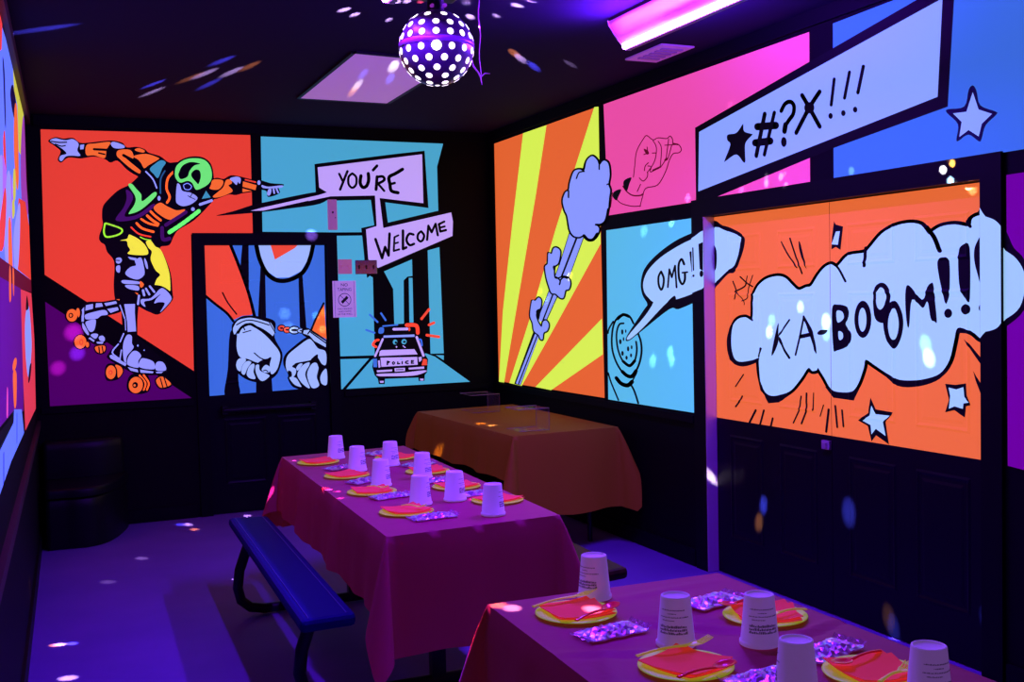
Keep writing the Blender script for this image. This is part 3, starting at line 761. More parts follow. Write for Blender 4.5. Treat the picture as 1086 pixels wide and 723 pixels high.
('p','red',0,0,[4935,2993,5417,2966,5429,2861,5273,2718,4644,2555]),
('f','nvy2',0,0,[5331,2698,5455,2661,5387,2419,5298,2405,5311,2571]),
('f','nvy2',0,0,[5957,2645,6358,2765,6704,2715,6305,2585]),
('p','yel2',0,0,[6429,2908,7595,2953,8005,2896,7129,2493,6782,2475,6847,2739,6460,2759]),
('f','org',0,0,[6419,2652,6769,2721,6768,2526,6611,2299,6298,2216,6133,2391]),
('f','mag',0,0,[7640,2778,8008,2822,7925,2439,8034,2224,7015,2177,7019,2452]),
('f','red',0,0,[5064,2291,5263,2359,5233,2172,5092,2137]),
('f','yel2',0,0,[5983,2278,6205,2294,6152,2178,5881,2107,5818,2169]),
('p','mag2',0,0,[4373,2145,5055,2231,5301,2159,5696,2223,5839,2171,5365,1832,4174,1845]),
('f','lav',0,0,[5216,2150,5597,2213,5516,2010,5039,1782,4828,1839]),
('f','lav',0,0,[4743,2173,4945,2179,4682,1912,4323,1827]),
('f','red',0,0,[5020,2090,5130,2041,4757,1835,4386,1837]),
('p','red',0,0,[6502,2186,7554,2257,8124,2142,8062,1776,5599,1789,5988,1999]),
('f','lav',0,0,[6395,2136,6650,2147,6394,1951,6007,1789,5678,1770,5680,1934]),
('f','yel2',0,0,[5673,2089,5894,2121,5945,2066,5653,2012]),
('f','org',0,0,[5228,1969,5485,1974,5435,1707,5239,1683,5083,1740]),
('p','dkr',0,0,[4135,1785,8062,1776,8057,1694,6259,1694,4087,1713]),
('p','vio2',0,0,[4087,1713,6259,1694,6159,1236,5988,1076,4964,1168,3751,1206]),
('f','org',0,0,[5140,1762,5267,1766,5204,1642,5031,1629]),
('f','org',0,0,[5445,1771,5575,1762,5482,1657,5397,1664]),
('p','pkr',0,0,[6256,1691,8008,1687,8264,1370,7964,917,6123,964,6100,1240]),
('f','lav2',0,0,[7047,1594,7461,1593,7646,1448,7575,1318,6894,1191,6581,1314,6639,1495]),
('f','blk',0,0,[7146,1667,7374,1593,6882,1583]),
('f','blk',0,0,[7124,1245,7474,1239,7113,1167,6790,1171]),
('e','org',2.15,5.6,[5271,1348]),
('f','org',0,0,[5078,1318,5404,1299,5260,1175,5062,1183]),
('f','pnk',0,0,[4574,1290,4632,1274,4564,1190,4469,1198]),
('p','blk',0,0,[3742,1193,4951,1154,4964,1121,4010,1147,3701,1131]),
('p','lbl',0,0,[3697,1125,4964,1121,5049,1168,5780,1104,5939,972,4662,1000,3901,993,3617,1005]),
('l','nvy2',0.52,0,[4197,1092,4126,996]),
('l','nvy2',0.56,0,[5285,1131,5173,1010]),
]),
}
# beam targets of the ball lamp: x, y, z, colour, size, strength
SPOTS = [[1.01,6.26,2.94,"b",0.05,13.0],[1.11,6.55,2.94,"w",0.05,15.6],[1.18,6.36,2.94,"o",0.05,10.4],[0.91,6.79,2.94,"o",0.05,9.1],[0.97,6.64,2.94,"w",0.05,15.6],[1.04,6.95,2.94,"b",0.05,13.0],[0.72,7.05,2.94,"b",0.025,20.8],[0.74,7.31,2.94,"w",0.025,15.6],[0.09,5.8,2.94,"b",0.07,10.4],[1.37,4.99,2.94,"w",0.04,26],[1.44,5.06,2.94,"w",0.035,23.400000000000002],[1.62,5.1,2.94,"w",0.03,18.2],[1.73,5.05,2.94,"w",0.04,23.400000000000002],[2.1,4.66,2.94,"w",0.04,26],[2.13,4.57,2.94,"w",0.035,23.400000000000002],[1.97,4.92,2.94,"w",0.04,26],[2.08,4.86,2.94,"w",0.03,18.2],[2.5,5.59,2.94,"o",0.05,15.6],[2.58,5.69,2.94,"w",0.05,18.2],[2.74,5.86,2.94,"b",0.05,18.2],[2.92,5.74,2.94,"w",0.04,3.9],[1.56,4.78,2.94,"w",0.035,20.8],[1.6,4.76,2.94,"w",0.035,18.2],[1.66,4.75,2.94,"r",0.03,15.6],[1.86,4.69,2.94,"w",0.035,20.8],[1.85,6.4,2.94,"b",0.05,0.7],[1.91,6.73,2.94,"w",0.05,1.0],[1.94,6.95,2.94,"o",0.05,1.0],[1.96,6.12,2.94,"w",0.06,1.4],[2.05,6.48,2.94,"b",0.05,1.0],[0.06,5.55,-0.0,"w",0.05,3],[0.04,5.55,0.0,"o",0.05,2],[0.11,5.54,0.0,"b",0.05,2.2],[-0.19,6.1,-0.0,"o",0.08,1],[0.08,5.03,-0.0,"w",0.07,1.6],[0.97,8.14,0.0,"w",0.06,1.6],[0.99,7.94,0.0,"o",0.05,1.5],[0.92,8.17,0.0,"b",0.05,1],[0.57,7.2,0.0,"w",0.07,0.25],[1.02,6.38,0.0,"w",0.05,2],[1.1,6.31,-0.0,"w",0.05,2],[1.02,4.96,0.0,"w",0.045,3],[1.01,5.03,0.0,"o",0.05,2],[1.05,4.87,0.0,"w",0.05,0.5],[1.41,8.24,0.0,"w",0.06,1.2],[0.34,6.68,0.0,"w",0.08,0.12],[1.77,8.4,1.5,"w",0.09,0.3],[1.8,8.4,1.39,"w",0.09,0.3],[2.01,8.4,1.48,"c",0.06,0.6],[2.07,8.4,1.5,"o",0.05,0.5],[2.06,8.4,1.37,"w",0.05,0.5],[0.26,8.37,1.41,"m",0.12,1.3],[0.28,8.37,1.26,"v",0.1,1.56],[0.15,8.37,1.16,"m",0.1,1.04],[1.99,8.37,2.1,"v",0.09,3.9000000000000004],[3.49,5.82,1.18,"w",0.07,0.5],[3.49,5.62,1.24,"w",0.06,0.7],[3.49,5.6,1.19,"w",0.06,0.7],[3.49,5.9,1.98,"w",0.07,0.3],[3.49,5.58,2.01,"w",0.05,0.8],[3.49,4.66,2.19,"w",0.035,1],[3.49,4.66,2.15,"w",0.04,1.6],[3.49,4.54,2.17,"w",0.04,1.4],[3.49,4.51,2.18,"o",0.03,1],[3.49,4.5,2.12,"w",0.035,1.4],[3.49,4.88,2.13,"w",0.045,0.6],[3.49,5.4,2.14,"w",0.05,0.8],[3.49,4.97,2.61,"w",0.04,0.2],[3.49,4.02,2.14,"w",0.04,0.6],[3.48,3.45,2.08,"w",0.035,27],[3.48,3.4,2.1,"o",0.03,27],[3.48,3.41,2.03,"c",0.035,22.5],[3.49,3.41,2.11,"o",0.03,0.5],[3.54,3.36,1.99,"w",0.04,1],[3.54,4.72,1.38,"w",0.06,0.8],[3.54,4.7,1.44,"c",0.06,0.4],[3.54,4.46,1.51,"w",0.055,0.6],[3.54,4.27,1.44,"w",0.07,0.9],[3.54,4.27,1.38,"c",0.06,0.5],[3.54,3.6,1.29,"w",0.07,0.9],[3.54,3.62,1.35,"c",0.07,0.5],[3.54,4.83,0.35,"o",0.07,7.2],[3.54,4.79,0.45,"b",0.07,10.799999999999999],[3.54,4.12,0.53,"b",0.1,6.3],[3.54,3.86,0.09,"o",0.08,2.25],[3.54,3.83,0.05,"b",0.08,3.6],[3.54,3.29,0.22,"b",0.08,2.6999999999999997],[3.48,6.93,1.73,"y",0.05,3.6],[3.49,7.33,1.56,"c",0.06,0.4],[3.49,7.44,1.62,"y",0.05,0.4],[2.71,6.56,0.77,"w",0.06,1.8],[2.69,6.7,0.77,"y",0.07,1.6],[2.49,7.06,0.6,"y",0.12,1.2],[1.65,4.22,0.77,"o",0.035,2.5],[1.17,4.53,0.77,"w",0.035,1.2],[1.16,2.7,0.77,"w",0.05,1.5],[1.32,2.53,0.77,"w",0.05,2],[1.22,3.04,0.6,"b",0.06,1.2],[1.15,2.85,0.7,"o",0.05,1.4],[1.9,2.56,0.77,"w",0.05,0.5],[3.49,5.22,0.55,"w",0.05,1.5],[1.09,2.785,0.68,"o",0.13,3.0],[1.065,2.8,0.54,"b",0.16,2.5],[1.135,2.735,0.757,"o",0.05,2.0]]
# ------------------------------------------------------------------ room shell
X_L0, Y_F, Y_B = left_x(-0.6), -0.6, BACK_Y
WALL_T = 0.14
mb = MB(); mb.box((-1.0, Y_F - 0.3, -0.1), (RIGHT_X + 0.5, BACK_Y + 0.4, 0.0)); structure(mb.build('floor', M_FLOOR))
mb = MB(); mb.box((-1.0, Y_F - 0.3, CEIL_Z), (RIGHT_X + 0.5, BACK_Y + 0.4, CEIL_Z + 0.1)); structure(mb.build('ceiling', M_CEIL))
DX0, DX1, DZ = 1.172, 2.118, 2.04                    # opening of the back door
mb = MB()
mb.box((-0.4, BACK_Y, 0), (DX0, BACK_Y + WALL_T, CEIL_Z)); mb.box((DX1, BACK_Y, 0), (RIGHT_X + 0.4, BACK_Y + WALL_T, CEIL_Z)); mb.box((DX0, BACK_Y, DZ), (DX1, BACK_Y + WALL_T, CEIL_Z))
structure(mb.build('wall_back', M_WALL))
OY0, OY1, OZ = 3.262, 5.222, 2.022                   # opening of the double doors
mb = MB()
mb.box((RIGHT_X, OY1, 0), (RIGHT_X + WALL_T, BACK_Y, CEIL_Z)); mb.box((RIGHT_X, Y_F, 0), (RIGHT_X + WALL_T, OY0, CEIL_Z)); mb.box((RIGHT_X, OY0, OZ), (RIGHT_X + WALL_T, OY1, CEIL_Z))
structure(mb.build('wall_right', M_WALL))
mb = MB()
b = [(left_x(Y_F) - WALL_T, Y_F, 0), (left_x(Y_F), Y_F, 0), (left_x(BACK_Y), BACK_Y, 0), (left_x(BACK_Y) - WALL_T, BACK_Y, 0)]
mb.hexa(b, [(x, y, CEIL_Z) for x, y, z in b]); structure(mb.build('wall_left', M_WALL))
mb = MB(); mb.box((-0.7, Y_F - WALL_T, 0), (RIGHT_X + 0.3, Y_F, CEIL_Z)); structure(mb.build('wall_front', M_WALL))
# crown boards, chair rails and baseboards
def strip_left(name, z0, z1, d, m=M_TRIM):
    mb = MB(); y0, y1 = Y_F + 0.01, BACK_Y - 0.03
    b = [(left_x(y0) , y0, z0), (left_x(y0) + d, y0, z0), (left_x(y1) + d, y1, z0), (left_x(y1), y1, z0)]
    mb.hexa(b, [(x, y, z1) for x, y, z in b]); return structure(mb.build(name, m))
M_TRIML = mat('dark_red_trim_paint', (0.05, 0.018, 0.022), rough=0.5, spec=0.3, linear=True)  # red light from the mural is put into the trim colour
strip_left('trim_1', 2.862, CEIL_Z - 0.002, 0.03, M_TRIML); strip_left('trim_2', 0.755, 0.80, 0.022, M_TRIML); strip_left('baseboard_left', 0.002, 0.10, 0.014)
mb = MB(); mb.box((0.05, BACK_Y - 0.02, 2.862), (RIGHT_X - 0.03, BACK_Y, CEIL_Z - 0.002)); structure(mb.build('trim_3', M_TRIM))
mb = MB(); mb.box((RIGHT_X - 0.02, Y_F + 0.02, 2.862), (RIGHT_X, BACK_Y - 0.025, CEIL_Z - 0.002)); structure(mb.build('trim_4', M_TRIM))
mb = MB(); mb.box((DX1 + 0.1, BACK_Y - 0.016, 0.84), (RIGHT_X - 0.03, BACK_Y, 0.885)); mb.box((0.03, BACK_Y - 0.016, 0.84), (DX0 - 0.1, BACK_Y, 0.885)); structure(mb.build('trim_5', M_TRIM))
mb = MB(); mb.box((RIGHT_X - 0.016, OY1 + 0.14, 0.84), (RIGHT_X, BACK_Y - 0.03, 0.885)); structure(mb.build('trim_6', M_TRIM))
mb = MB(); mb.box((DX1 + 0.1, BACK_Y - 0.014, 0.002), (RIGHT_X - 0.03, BACK_Y, 0.1)); mb.box((0.03, BACK_Y - 0.014, 0.002), (DX0 - 0.1, BACK_Y, 0.1)); structure(mb.build('baseboard_back', M_TRIM))
mb = MB(); mb.box((RIGHT_X - 0.014, OY1 + 0.14, 0.002), (RIGHT_X, BACK_Y - 0.03, 0.1)); mb.box((RIGHT_X - 0.014, Y_F + 0.02, 0.002), (RIGHT_X, OY0 - 0.12, 0.1)); structure(mb.build('baseboard_right', M_TRIM))
# back door casing
mb = MB(); t = 0.016
mb.box((DX0 - 0.075, BACK_Y - t, 0), (DX0 + 0.012, BACK_Y + 0.03, DZ + 0.075)); mb.box((DX1 - 0.012, BACK_Y - t, 0), (DX1 + 0.07, BACK_Y + 0.03, DZ + 0.075)); mb.box((DX0 + 0.012, BACK_Y - t, DZ - 0.012), (DX1 - 0.012, BACK_Y + 0.03, DZ + 0.075))
structure(mb.build('trim_7', M_TRIM))
# double door casing (far side, near side, header)
CT = 0.016
mb = MB(); mb.box((RIGHT_X - CT, OY1, 0), (RIGHT_X, OY1 + 0.125, OZ + 0.098)); structure(mb.build('trim_8', M_TRIM))
mb = MB(); mb.box((RIGHT_X - CT, OY0 - 0.105, 0), (RIGHT_X, OY0, OZ + 0.098)); structure(mb.build('trim_9', M_TRIM))
mb = MB(); mb.box((RIGHT_X - CT, OY0, OZ), (RIGHT_X, OY1, OZ + 0.098)); structure(mb.build('trim_10', M_TRIM))
# pale metal jamb edge on the far side of the double doors
M_JAMB = mat('pale_jamb_metal', (0.62, 0.5, 0.62), rough=0.35, metal=0.3, spec=0.5, linear=True)
mb = MB(); mb.box((RIGHT_X - CT - 0.004, OY1 - 0.006, 0.003), (RIGHT_X + 0.05, OY1, OZ - 0.003)); structure(mb.build('trim_11', M_JAMB))

# ------------------------------------------------------------------ painted murals on the walls
back_place = lambda u, v, h: (u, BACK_Y - 0.003 - h, v)
right_place = lambda u, v, h: (RIGHT_X - 0.003 - h, u, v)
case_place = lambda u, v, h: (RIGHT_X - CT - 0.0006 - h, u, v)
left_place = lambda u, v, h: (left_x(u) + 0.003 + h, u, v)
def mural(panel, place, n, label, extra=None, rect=(-99, 99, -99, 99), step=0.00005):
    a = Art(place, step).put(panel, rect)
    a.face_camera(Vector(n))
    mb = a.mb
    if extra: extra(a)
    o = mb.build('mural_panel', [paint(k) for k in a.keys])
    return tag(o, label, 'mural')
mural('skater', back_place, (0, -1, 0), 'orange wall mural of a roller skater in a green helmet, arms spread')
mural('police', back_place, (0, -1, 0), "teal wall mural with a police car and speech boxes reading YOU'RE WELCOME")
mural('rays', right_place, (-1, 0, 0), 'wall mural of orange and yellow rays with a rising smoke cloud')
mural('pink', right_place, (-1, 0, 0), 'pink wall mural with a thinly outlined raised fist')
mural('blue', right_place, (-1, 0, 0), 'blue wall mural with a white star and a slanted *#?X!!! speech box')
def casing_bubble(a):
    b = Art(case_place).put('phone', (OY1 + 0.002, OY1 + 0.123, 0.8, 2.1))
    b.face_camera(Vector((-1, 0, 0)))
    keep = [i for i, m in enumerate(b.mb.m) if b.keys[m] != 'te2']
    for i in keep:
        k = b.keys[b.mb.m[i]]
        if k not in a.keys: a.keys.append(k)
        a.mb.add([b.mb.v[j] for j in b.mb.f[i]], [tuple(range(len(b.mb.f[i])))], a.keys.index(k))
mural('phone', right_place, (-1, 0, 0), 'teal wall mural of a telephone mouthpiece saying OMG!! in a bubble', casing_bubble, rect=(OY1 + 0.0, 99, -99, 99))
def casing_cloud(a):
    b = Art(case_place).put('case_r', (OY0 - 0.104, OY0 - 0.001, 0.8, 2.1))
    b.face_camera(Vector((-1, 0, 0)))
    for i, f in enumerate(b.mb.f):
        k = b.keys[b.mb.m[i]]
        if k not in a.keys: a.keys.append(k)
        a.mb.add([b.mb.v[j] for j in f], [tuple(range(len(f)))], a.keys.index(k))
mural('purple', right_place, (-1, 0, 0), 'purple wall mural beside the double doors with the right edge of a white cloud', casing_cloud, rect=(-99, OY0 - 0.105, -99, 99))
mural('left', left_place, (1, 0, 0), 'multicoloured wall mural on the left wall seen almost edge on', step=0.00003)

# ------------------------------------------------------------------ doors with the murals carried across them
def door_leaf(name, place, n, rect, panels, panel_art, extras):
    """slab with six moulded panels, the mural carried across the mouldings"""
    u0, u1, v0, v1 = rect
    prof = ((0.0, 0.0), (0.011, 0.0045), (0.023, 0.0005), (0.036, 0.0005), (0.050, 0.0030))
    cells = []; flat = lambda u, v: 0.0
    us = sorted({u0, u1, *(p[0] for p in panels), *(p[1] for p in panels)}); vs = sorted({v0, v1, *(p[2] for p in panels), *(p[3] for p in panels)})
    for a, b_ in zip(us, us[1:]):
        for c, d in zip(vs, vs[1:]):
            if not any(p[0] <= a and b_ <= p[1] and p[2] <= c and d <= p[3] for p in panels): cells.append(([(a, c), (b_, c), (b_, d), (a, d)], flat))
    for pu0, pu1, pv0, pv1 in panels:
        for (d0, h0), (d1_, h1) in zip(prof, prof[1:]):
            k = (h1 - h0) / (d1_ - d0)
            A = [(pu0 + d0, pv0 + d0), (pu1 - d0, pv0 + d0), (pu1 - d0, pv1 - d0), (pu0 + d0, pv1 - d0)]
            B = [(pu0 + d1_, pv0 + d1_), (pu1 - d1_, pv0 + d1_), (pu1 - d1_, pv1 - d1_), (pu0 + d1_, pv1 - d1_)]
            fs = (lambda u, v, k=k, h0=h0, d0=d0, p=pv0: h0 + k * (v - p - d0), lambda u, v, k=k, h0=h0, d0=d0, p=pu1: h0 + k * (p - u - d0),
                  lambda u, v, k=k, h0=h0, d0=d0, p=pv1: h0 + k * (p - v - d0), lambda u, v, k=k, h0=h0, d0=d0, p=pu0: h0 + k * (u - p - d0))
            for i in range(4): cells.append(([A[i], A[(i + 1) % 4], B[(i + 1) % 4], B[i]], fs[i]))
        dl, hl = prof[-1]; cells.append(([(pu0 + dl, pv0 + dl), (pu1 - dl, pv0 + dl), (pu1 - dl, pv1 - dl), (pu0 + dl, pv1 - dl)], lambda u, v, hl=hl: hl))
    a = Art(lambda u, v, h: place(u, v, 0.0003 + h)).put_cells(panel_art, cells)
    a.face_camera(Vector(n)); mb = a.mb; di = a.keys.index('door')
    c = [place(u, v, h) for h in (-0.035, 0.0) for u, v in ((u0, v0), (u1, v0), (u1, v1), (u0, v1))]
    mb.hexa(c[:4], c[4:], di)
    o = mb.build(name, [M_DOORBLACK if k == 'door' else paint(k) for k in a.keys]); structure(o)
    for nm, m, bm in extras: bm.build(nm, m, o)
    return o
d1 = lambda u, v, h: (u, BACK_Y + 0.022 - h, v)
M_DARKMETAL = mat('dark_metal', (0.012, 0.011, 0.018), rough=0.4, metal=0.5, linear=True)
M_PALEMETAL = mat('pale_metal', (0.55, 0.5, 0.6), rough=0.35, metal=0.5, linear=True)
pb = MB(); pb.tube([(1.28, BACK_Y - 0.045, 0.79), (1.97, BACK_Y - 0.045, 0.79)], 0.018); pb.box((1.27, BACK_Y - 0.05, 0.76), (1.31, BACK_Y + 0.02, 0.82)); pb.box((1.94, BACK_Y - 0.05, 0.76), (1.98, BACK_Y + 0.02, 0.82))
cols = ((1.29, 1.60), (1.69, 1.99)); rows = ((0.22, 0.72), (0.98, 1.59), (1.745, 1.91))
door_leaf('door_1', d1, (0, -1, 0), (DX0 + 0.014, DX1 - 0.014, 0.006, DZ - 0.016), [(a, b, c, d) for a, b in cols for c, d in rows], 'cuffs', [('push_bar', M_DARKMETAL, pb)])
d2 = lambda u, v, h: (RIGHT_X + 0.05 - h, u, v)
rows = ((0.22, 0.80), (0.985, 1.588), (1.708, 1.908))
SPLIT = 4.238
lt = MB(); lt.box((RIGHT_X + 0.036, SPLIT + 0.004, 0.815), (RIGHT_X + 0.0515, SPLIT + 0.06, 0.858)); lt.box((RIGHT_X + 0.028, SPLIT + 0.02, 0.825), (RIGHT_X + 0.037, SPLIT + 0.045, 0.848))
door_leaf('door_2', d2, (-1, 0, 0), (SPLIT + 0.0015, OY1 - 0.008, 0.006, OZ - 0.005), [(a, b, c, d) for a, b in ((4.345, 4.645), (4.787, 5.087)) for c, d in rows], 'kaboom', [('latch_plate', M_PALEMETAL, lt)])
door_leaf('door_3', d2, (-1, 0, 0), (OY0 + 0.003, SPLIT - 0.0015, 0.006, OZ - 0.005), [(a, b, c, d) for a, b in ((3.376, 3.684), (3.804, 4.117)) for c, d in rows], 'kaboom', [])

# ------------------------------------------------------------------ fixtures on the back wall
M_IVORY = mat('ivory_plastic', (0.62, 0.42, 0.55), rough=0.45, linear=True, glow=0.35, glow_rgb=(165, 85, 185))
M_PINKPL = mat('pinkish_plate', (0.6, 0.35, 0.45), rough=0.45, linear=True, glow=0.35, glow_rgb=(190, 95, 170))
M_CHROME = mat('chrome', (0.22, 0.16, 0.34), rough=0.12, metal=1.0, linear=True)
M_BLACKPL = mat('black_plastic', (0.012, 0.010, 0.016), rough=0.35, linear=True)
yb = BACK_Y - 0.012
t = thing('alarm_box', (2.154, yb, 2.14), 'narrow ivory alarm box above the top right corner of the back door', 'alarm box'); o = t.location
mb = MB(); mb.box((2.118, yb - 0.03, 2.14), (2.190, yb, 2.375)); mb.build('housing', M_IVORY, t, o, bevel=0.006)
mb = MB(); mb.tube([(2.154, yb - 0.03, 2.275), (2.154, yb - 0.034, 2.275)], 0.008); mb.build('sensor', M_BLACKPL, t, o)
mb = MB(); mb.box((2.170, yb - 0.0315, 2.230), (2.177, yb - 0.03, 2.237)); mb.build('screw', M_BLACKPL, t, o)
def switch_plate(x0, x1, z0, z1, m, n, label, tm):
    t = thing('switch_plate', ((x0 + x1) / 2, yb, z0), label, 'light switch'); o = t.location
    mb = MB(); mb.box((x0, yb - 0.008, z0), (x1, yb, z1)); mb.build('plate', m, t, o, bevel=0.003)
    for i in range(n):
        xc = x0 + (x1 - x0) * (i + 0.5) / n; zc = (z0 + z1) / 2
        mb = MB(); mb.hexa([(xc - 0.006, yb - 0.008, zc - 0.014), (xc + 0.006, yb - 0.008, zc - 0.014), (xc + 0.006, yb - 0.008, zc + 0.014), (xc - 0.006, yb - 0.008, zc + 0.014)],
                           [(xc - 0.005, yb - 0.012, zc - 0.012), (xc + 0.005, yb - 0.012, zc - 0.012), (xc + 0.005, yb - 0.019, zc + 0.010), (xc - 0.005, yb - 0.019, zc + 0.010)])
        mb.build('toggle', tm, t, o)
switch_plate(2.190, 2.301, 1.798, 1.913, M_PINKPL, 2, 'pinkish square switch plate above the no taping sign', M_PINKPL)
switch_plate(2.328, 2.505, 1.795, 1.905, M_CHROME, 3, 'shiny chrome switch plate right of the pinkish switch plate', M_CHROME)
# no-taping sign
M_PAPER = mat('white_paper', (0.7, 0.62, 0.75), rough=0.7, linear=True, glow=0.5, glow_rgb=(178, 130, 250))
M_INK = mat('dark_ink', (0.02, 0.012, 0.04), rough=0.7, linear=True)
t = thing('notice', (2.234, yb, 1.462), 'lilac paper notice reading NO TAPING beside the back door', 'sign'); o = t.location
SGW, SGH = 0.186, 0.285; sx0, sz0 = 2.141, 1.460
mb = MB(); mb.box((sx0, yb - 0.010, sz0), (sx0 + SGW, yb, sz0 + SGH)); mb.build('sheet', M_PAPER, t, o)
def text_mesh(body, size, loc, name, m, parent, origin, rot=(math.pi / 2, 0, 0), width=None, align='CENTER'):
    c = bpy.data.curves.new(name, 'FONT'); c.body = body; c.size = size; c.align_x = align; c.align_y = 'CENTER'; c.extrude = 0.0003; c.resolution_u = 3
    ob = bpy.data.objects.new(name, c); COL.objects.link(ob)
    dg = bpy.context.evaluated_depsgraph_get(); me = bpy.data.meshes.new_from_object(ob.evaluated_get(dg))
    COL.objects.unlink(ob); bpy.data.objects.remove(ob)
    xs = [v.co.x for v in me.vertices]; k = (width / (max(xs) - min(xs))) if width else 1
    M = Matrix.Translation(Vector(loc) - Vector(origin)) @ Matrix.Rotation(rot[0], 4, 'X') @ Matrix.Diagonal((k, 1, 1, 1))
    me.transform(M); me.materials.clear(); me.materials.append(m)
    o2 = bpy.data.objects.new(name, me); COL.objects.link(o2); o2.parent = parent
    return o2
cx = sx0 + SGW / 2; yt = yb - 0.0105
text_mesh('NO', 0.036, (cx, yt, sz0 + 0.252), 'lettering', M_INK, t, o)
text_mesh('TAPING', 0.036, (cx, yt, sz0 + 0.216), 'lettering', M_INK, t, o, width=0.112)
for i, (s, w) in enumerate((('ON CEILING', 0.115), ('AND PARTS', 0.10), ('OF THE WALL', 0.118))):
    text_mesh(s, 0.018, (cx, yt, sz0 + 0.066 - 0.021 * i), 'lettering', M_INK, t, o, width=w)
mb = MB(); cz = sz0 + 0.137
for k in range(40):
    a0, a1 = 2 * math.pi * k / 40, 2 * math.pi * (k + 1) / 40
    mb.add([(cx + r * math.cos(a), yt, cz + r * math.sin(a)) for r, a in ((0.047, a0), (0.047, a1), (0.052, a1), (0.052, a0))], [(3, 2, 1, 0)])
def bar2d(mb, x0, z0, x1, z1, w, y):
    L = math.hypot(x1 - x0, z1 - z0); nx, nz = -(z1 - z0) / L * w / 2, (x1 - x0) / L * w / 2
    mb.add([(x0 + nx, y, z0 + nz), (x0 - nx, y, z0 - nz), (x1 - nx, y, z1 - nz), (x1 + nx, y, z1 + nz)], [(0, 1, 2, 3)])
bar2d(mb, cx - 0.035, cz + 0.035, cx + 0.035, cz - 0.035, 0.004, yt - 0.0001)
bar2d(mb, cx - 0.018, cz - 0.016, cx + 0.018, cz + 0.016, 0.022, yt - 0.0002); bar2d(mb, cx - 0.026, cz - 0.010, cx - 0.010, cz - 0.026, 0.014, yt - 0.0003); bar2d(mb, cx + 0.010, cz + 0.026, cx + 0.026, cz + 0.010, 0.014, yt - 0.0004)
for xx in (sx0 + 0.016, sx0 + SGW - 0.016): bar2d(mb, xx, sz0 + 0.004, xx, sz0 + SGH - 0.004, 0.0025, yt)
mb.build('emblem', M_INK, t, o)

# ------------------------------------------------------------------ ceiling fittings
M_DIFF = mat('ceiling_light_diffuser', (0.8, 0.7, 0.85), rough=0.6, linear=True, glow=0.26, glow_rgb=(210, 125, 245))  # unlit panel; even glow stands in for fluorescence and violet light on it
t = thing('ceiling_light', (1.95, 6.5, CEIL_Z), 'pale lilac rectangular ceiling light panel behind the mirror ball lamp', 'ceiling light'); o = t.location
mb = MB(); q0 = [(1.648, 5.80), (2.235, 5.86), (2.262, 7.215), (1.662, 7.195)]
mb.hexa([(x, y, CEIL_Z - 0.010) for x, y in q0], [(x, y, CEIL_Z - 0.001) for x, y in q0]); mb.build('diffuser', M_DIFF, t, o)
mb = MB()
for i in range(4):
    (x0, y0), (x1, y1) = q0[i], q0[(i + 1) % 4]; L = math.hypot(x1 - x0, y1 - y0); nx, ny = (y1 - y0) / L * 0.022, -(x1 - x0) / L * 0.022
    b = [(x0, y0), (x0 + nx, y0 + ny), (x1 + nx, y1 + ny), (x1, y1)]; mb.hexa([(x, y, CEIL_Z - 0.013) for x, y in b], [(x, y, CEIL_Z) for x, y in b])
mb.build('frame', M_TRIM, t, o)
t = thing('ceiling_vent', (3.25, 5.3, CEIL_Z), 'small pale square ceiling vent beside the end of the violet light bar', 'vent'); o = t.location
M_VENT = mat('vent_plastic', (0.5, 0.36, 0.5), rough=0.5, linear=True, glow=0.2, glow_rgb=(170, 80, 215))
mb = MB(); mb.box((3.145, 5.10, CEIL_Z - 0.012), (3.355, 5.50, CEIL_Z - 0.001)); mb.build('face_plate', M_VENT, t, o, bevel=0.004)
for k in range(5):
    mb = MB(); mb.box((3.185, 5.155 + k * 0.06, CEIL_Z - 0.018), (3.315, 5.185 + k * 0.06, CEIL_Z - 0.011)); mb.build('slat', mat('vent_slat', (0.3, 0.2, 0.32), rough=0.5, linear=True, glow=0.14, glow_rgb=(120, 60, 215)), t, o)

# violet black-light bar: trough reflector with a row of bright lamps along its lower edge
BY0, BY1 = 3.72, 4.715
t = thing('black_light_bar', (2.70, (BY0 + BY1) / 2, CEIL_Z), 'glowing violet black light bar hung under the ceiling near the right wall', 'lamp'); o = t.location
M_REFL = mat('magenta_lit_reflector', (0.85, 0.45, 0.9), rough=0.35, spec=0.5, linear=True, glow=0.55, glow_rgb=(226, 50, 250))  # lamp light on the trough is put in as an even magenta glow
M_HOUSE = mat('violet_housing', (0.12, 0.08, 0.18), rough=0.4, linear=True)
M_LAMP = mat('violet_lamp', (1, 0.85, 1), rough=0.4, linear=True, glow=30.0, glow_rgb=(190, 90, 255))
mb = MB(); prof = [(2.612, 2.918), (2.618, 2.900), (2.640, 2.868), (2.672, 2.832), (2.703, 2.806)]
mb.grid([[(x, y, z) for x, z in prof] for y in (BY0, BY1)]); mb.build('reflector', M_REFL, t, o, solid=0.003)
mb = MB(); b = [(2.655, CEIL_Z - 0.002), (2.735, CEIL_Z - 0.002), (2.735, 2.79), (2.710, 2.79)]
mb.hexa([(x, BY0, z) for x, z in b], [(x, BY1, z) for x, z in b]); mb.build('housing', M_HOUSE, t, o)
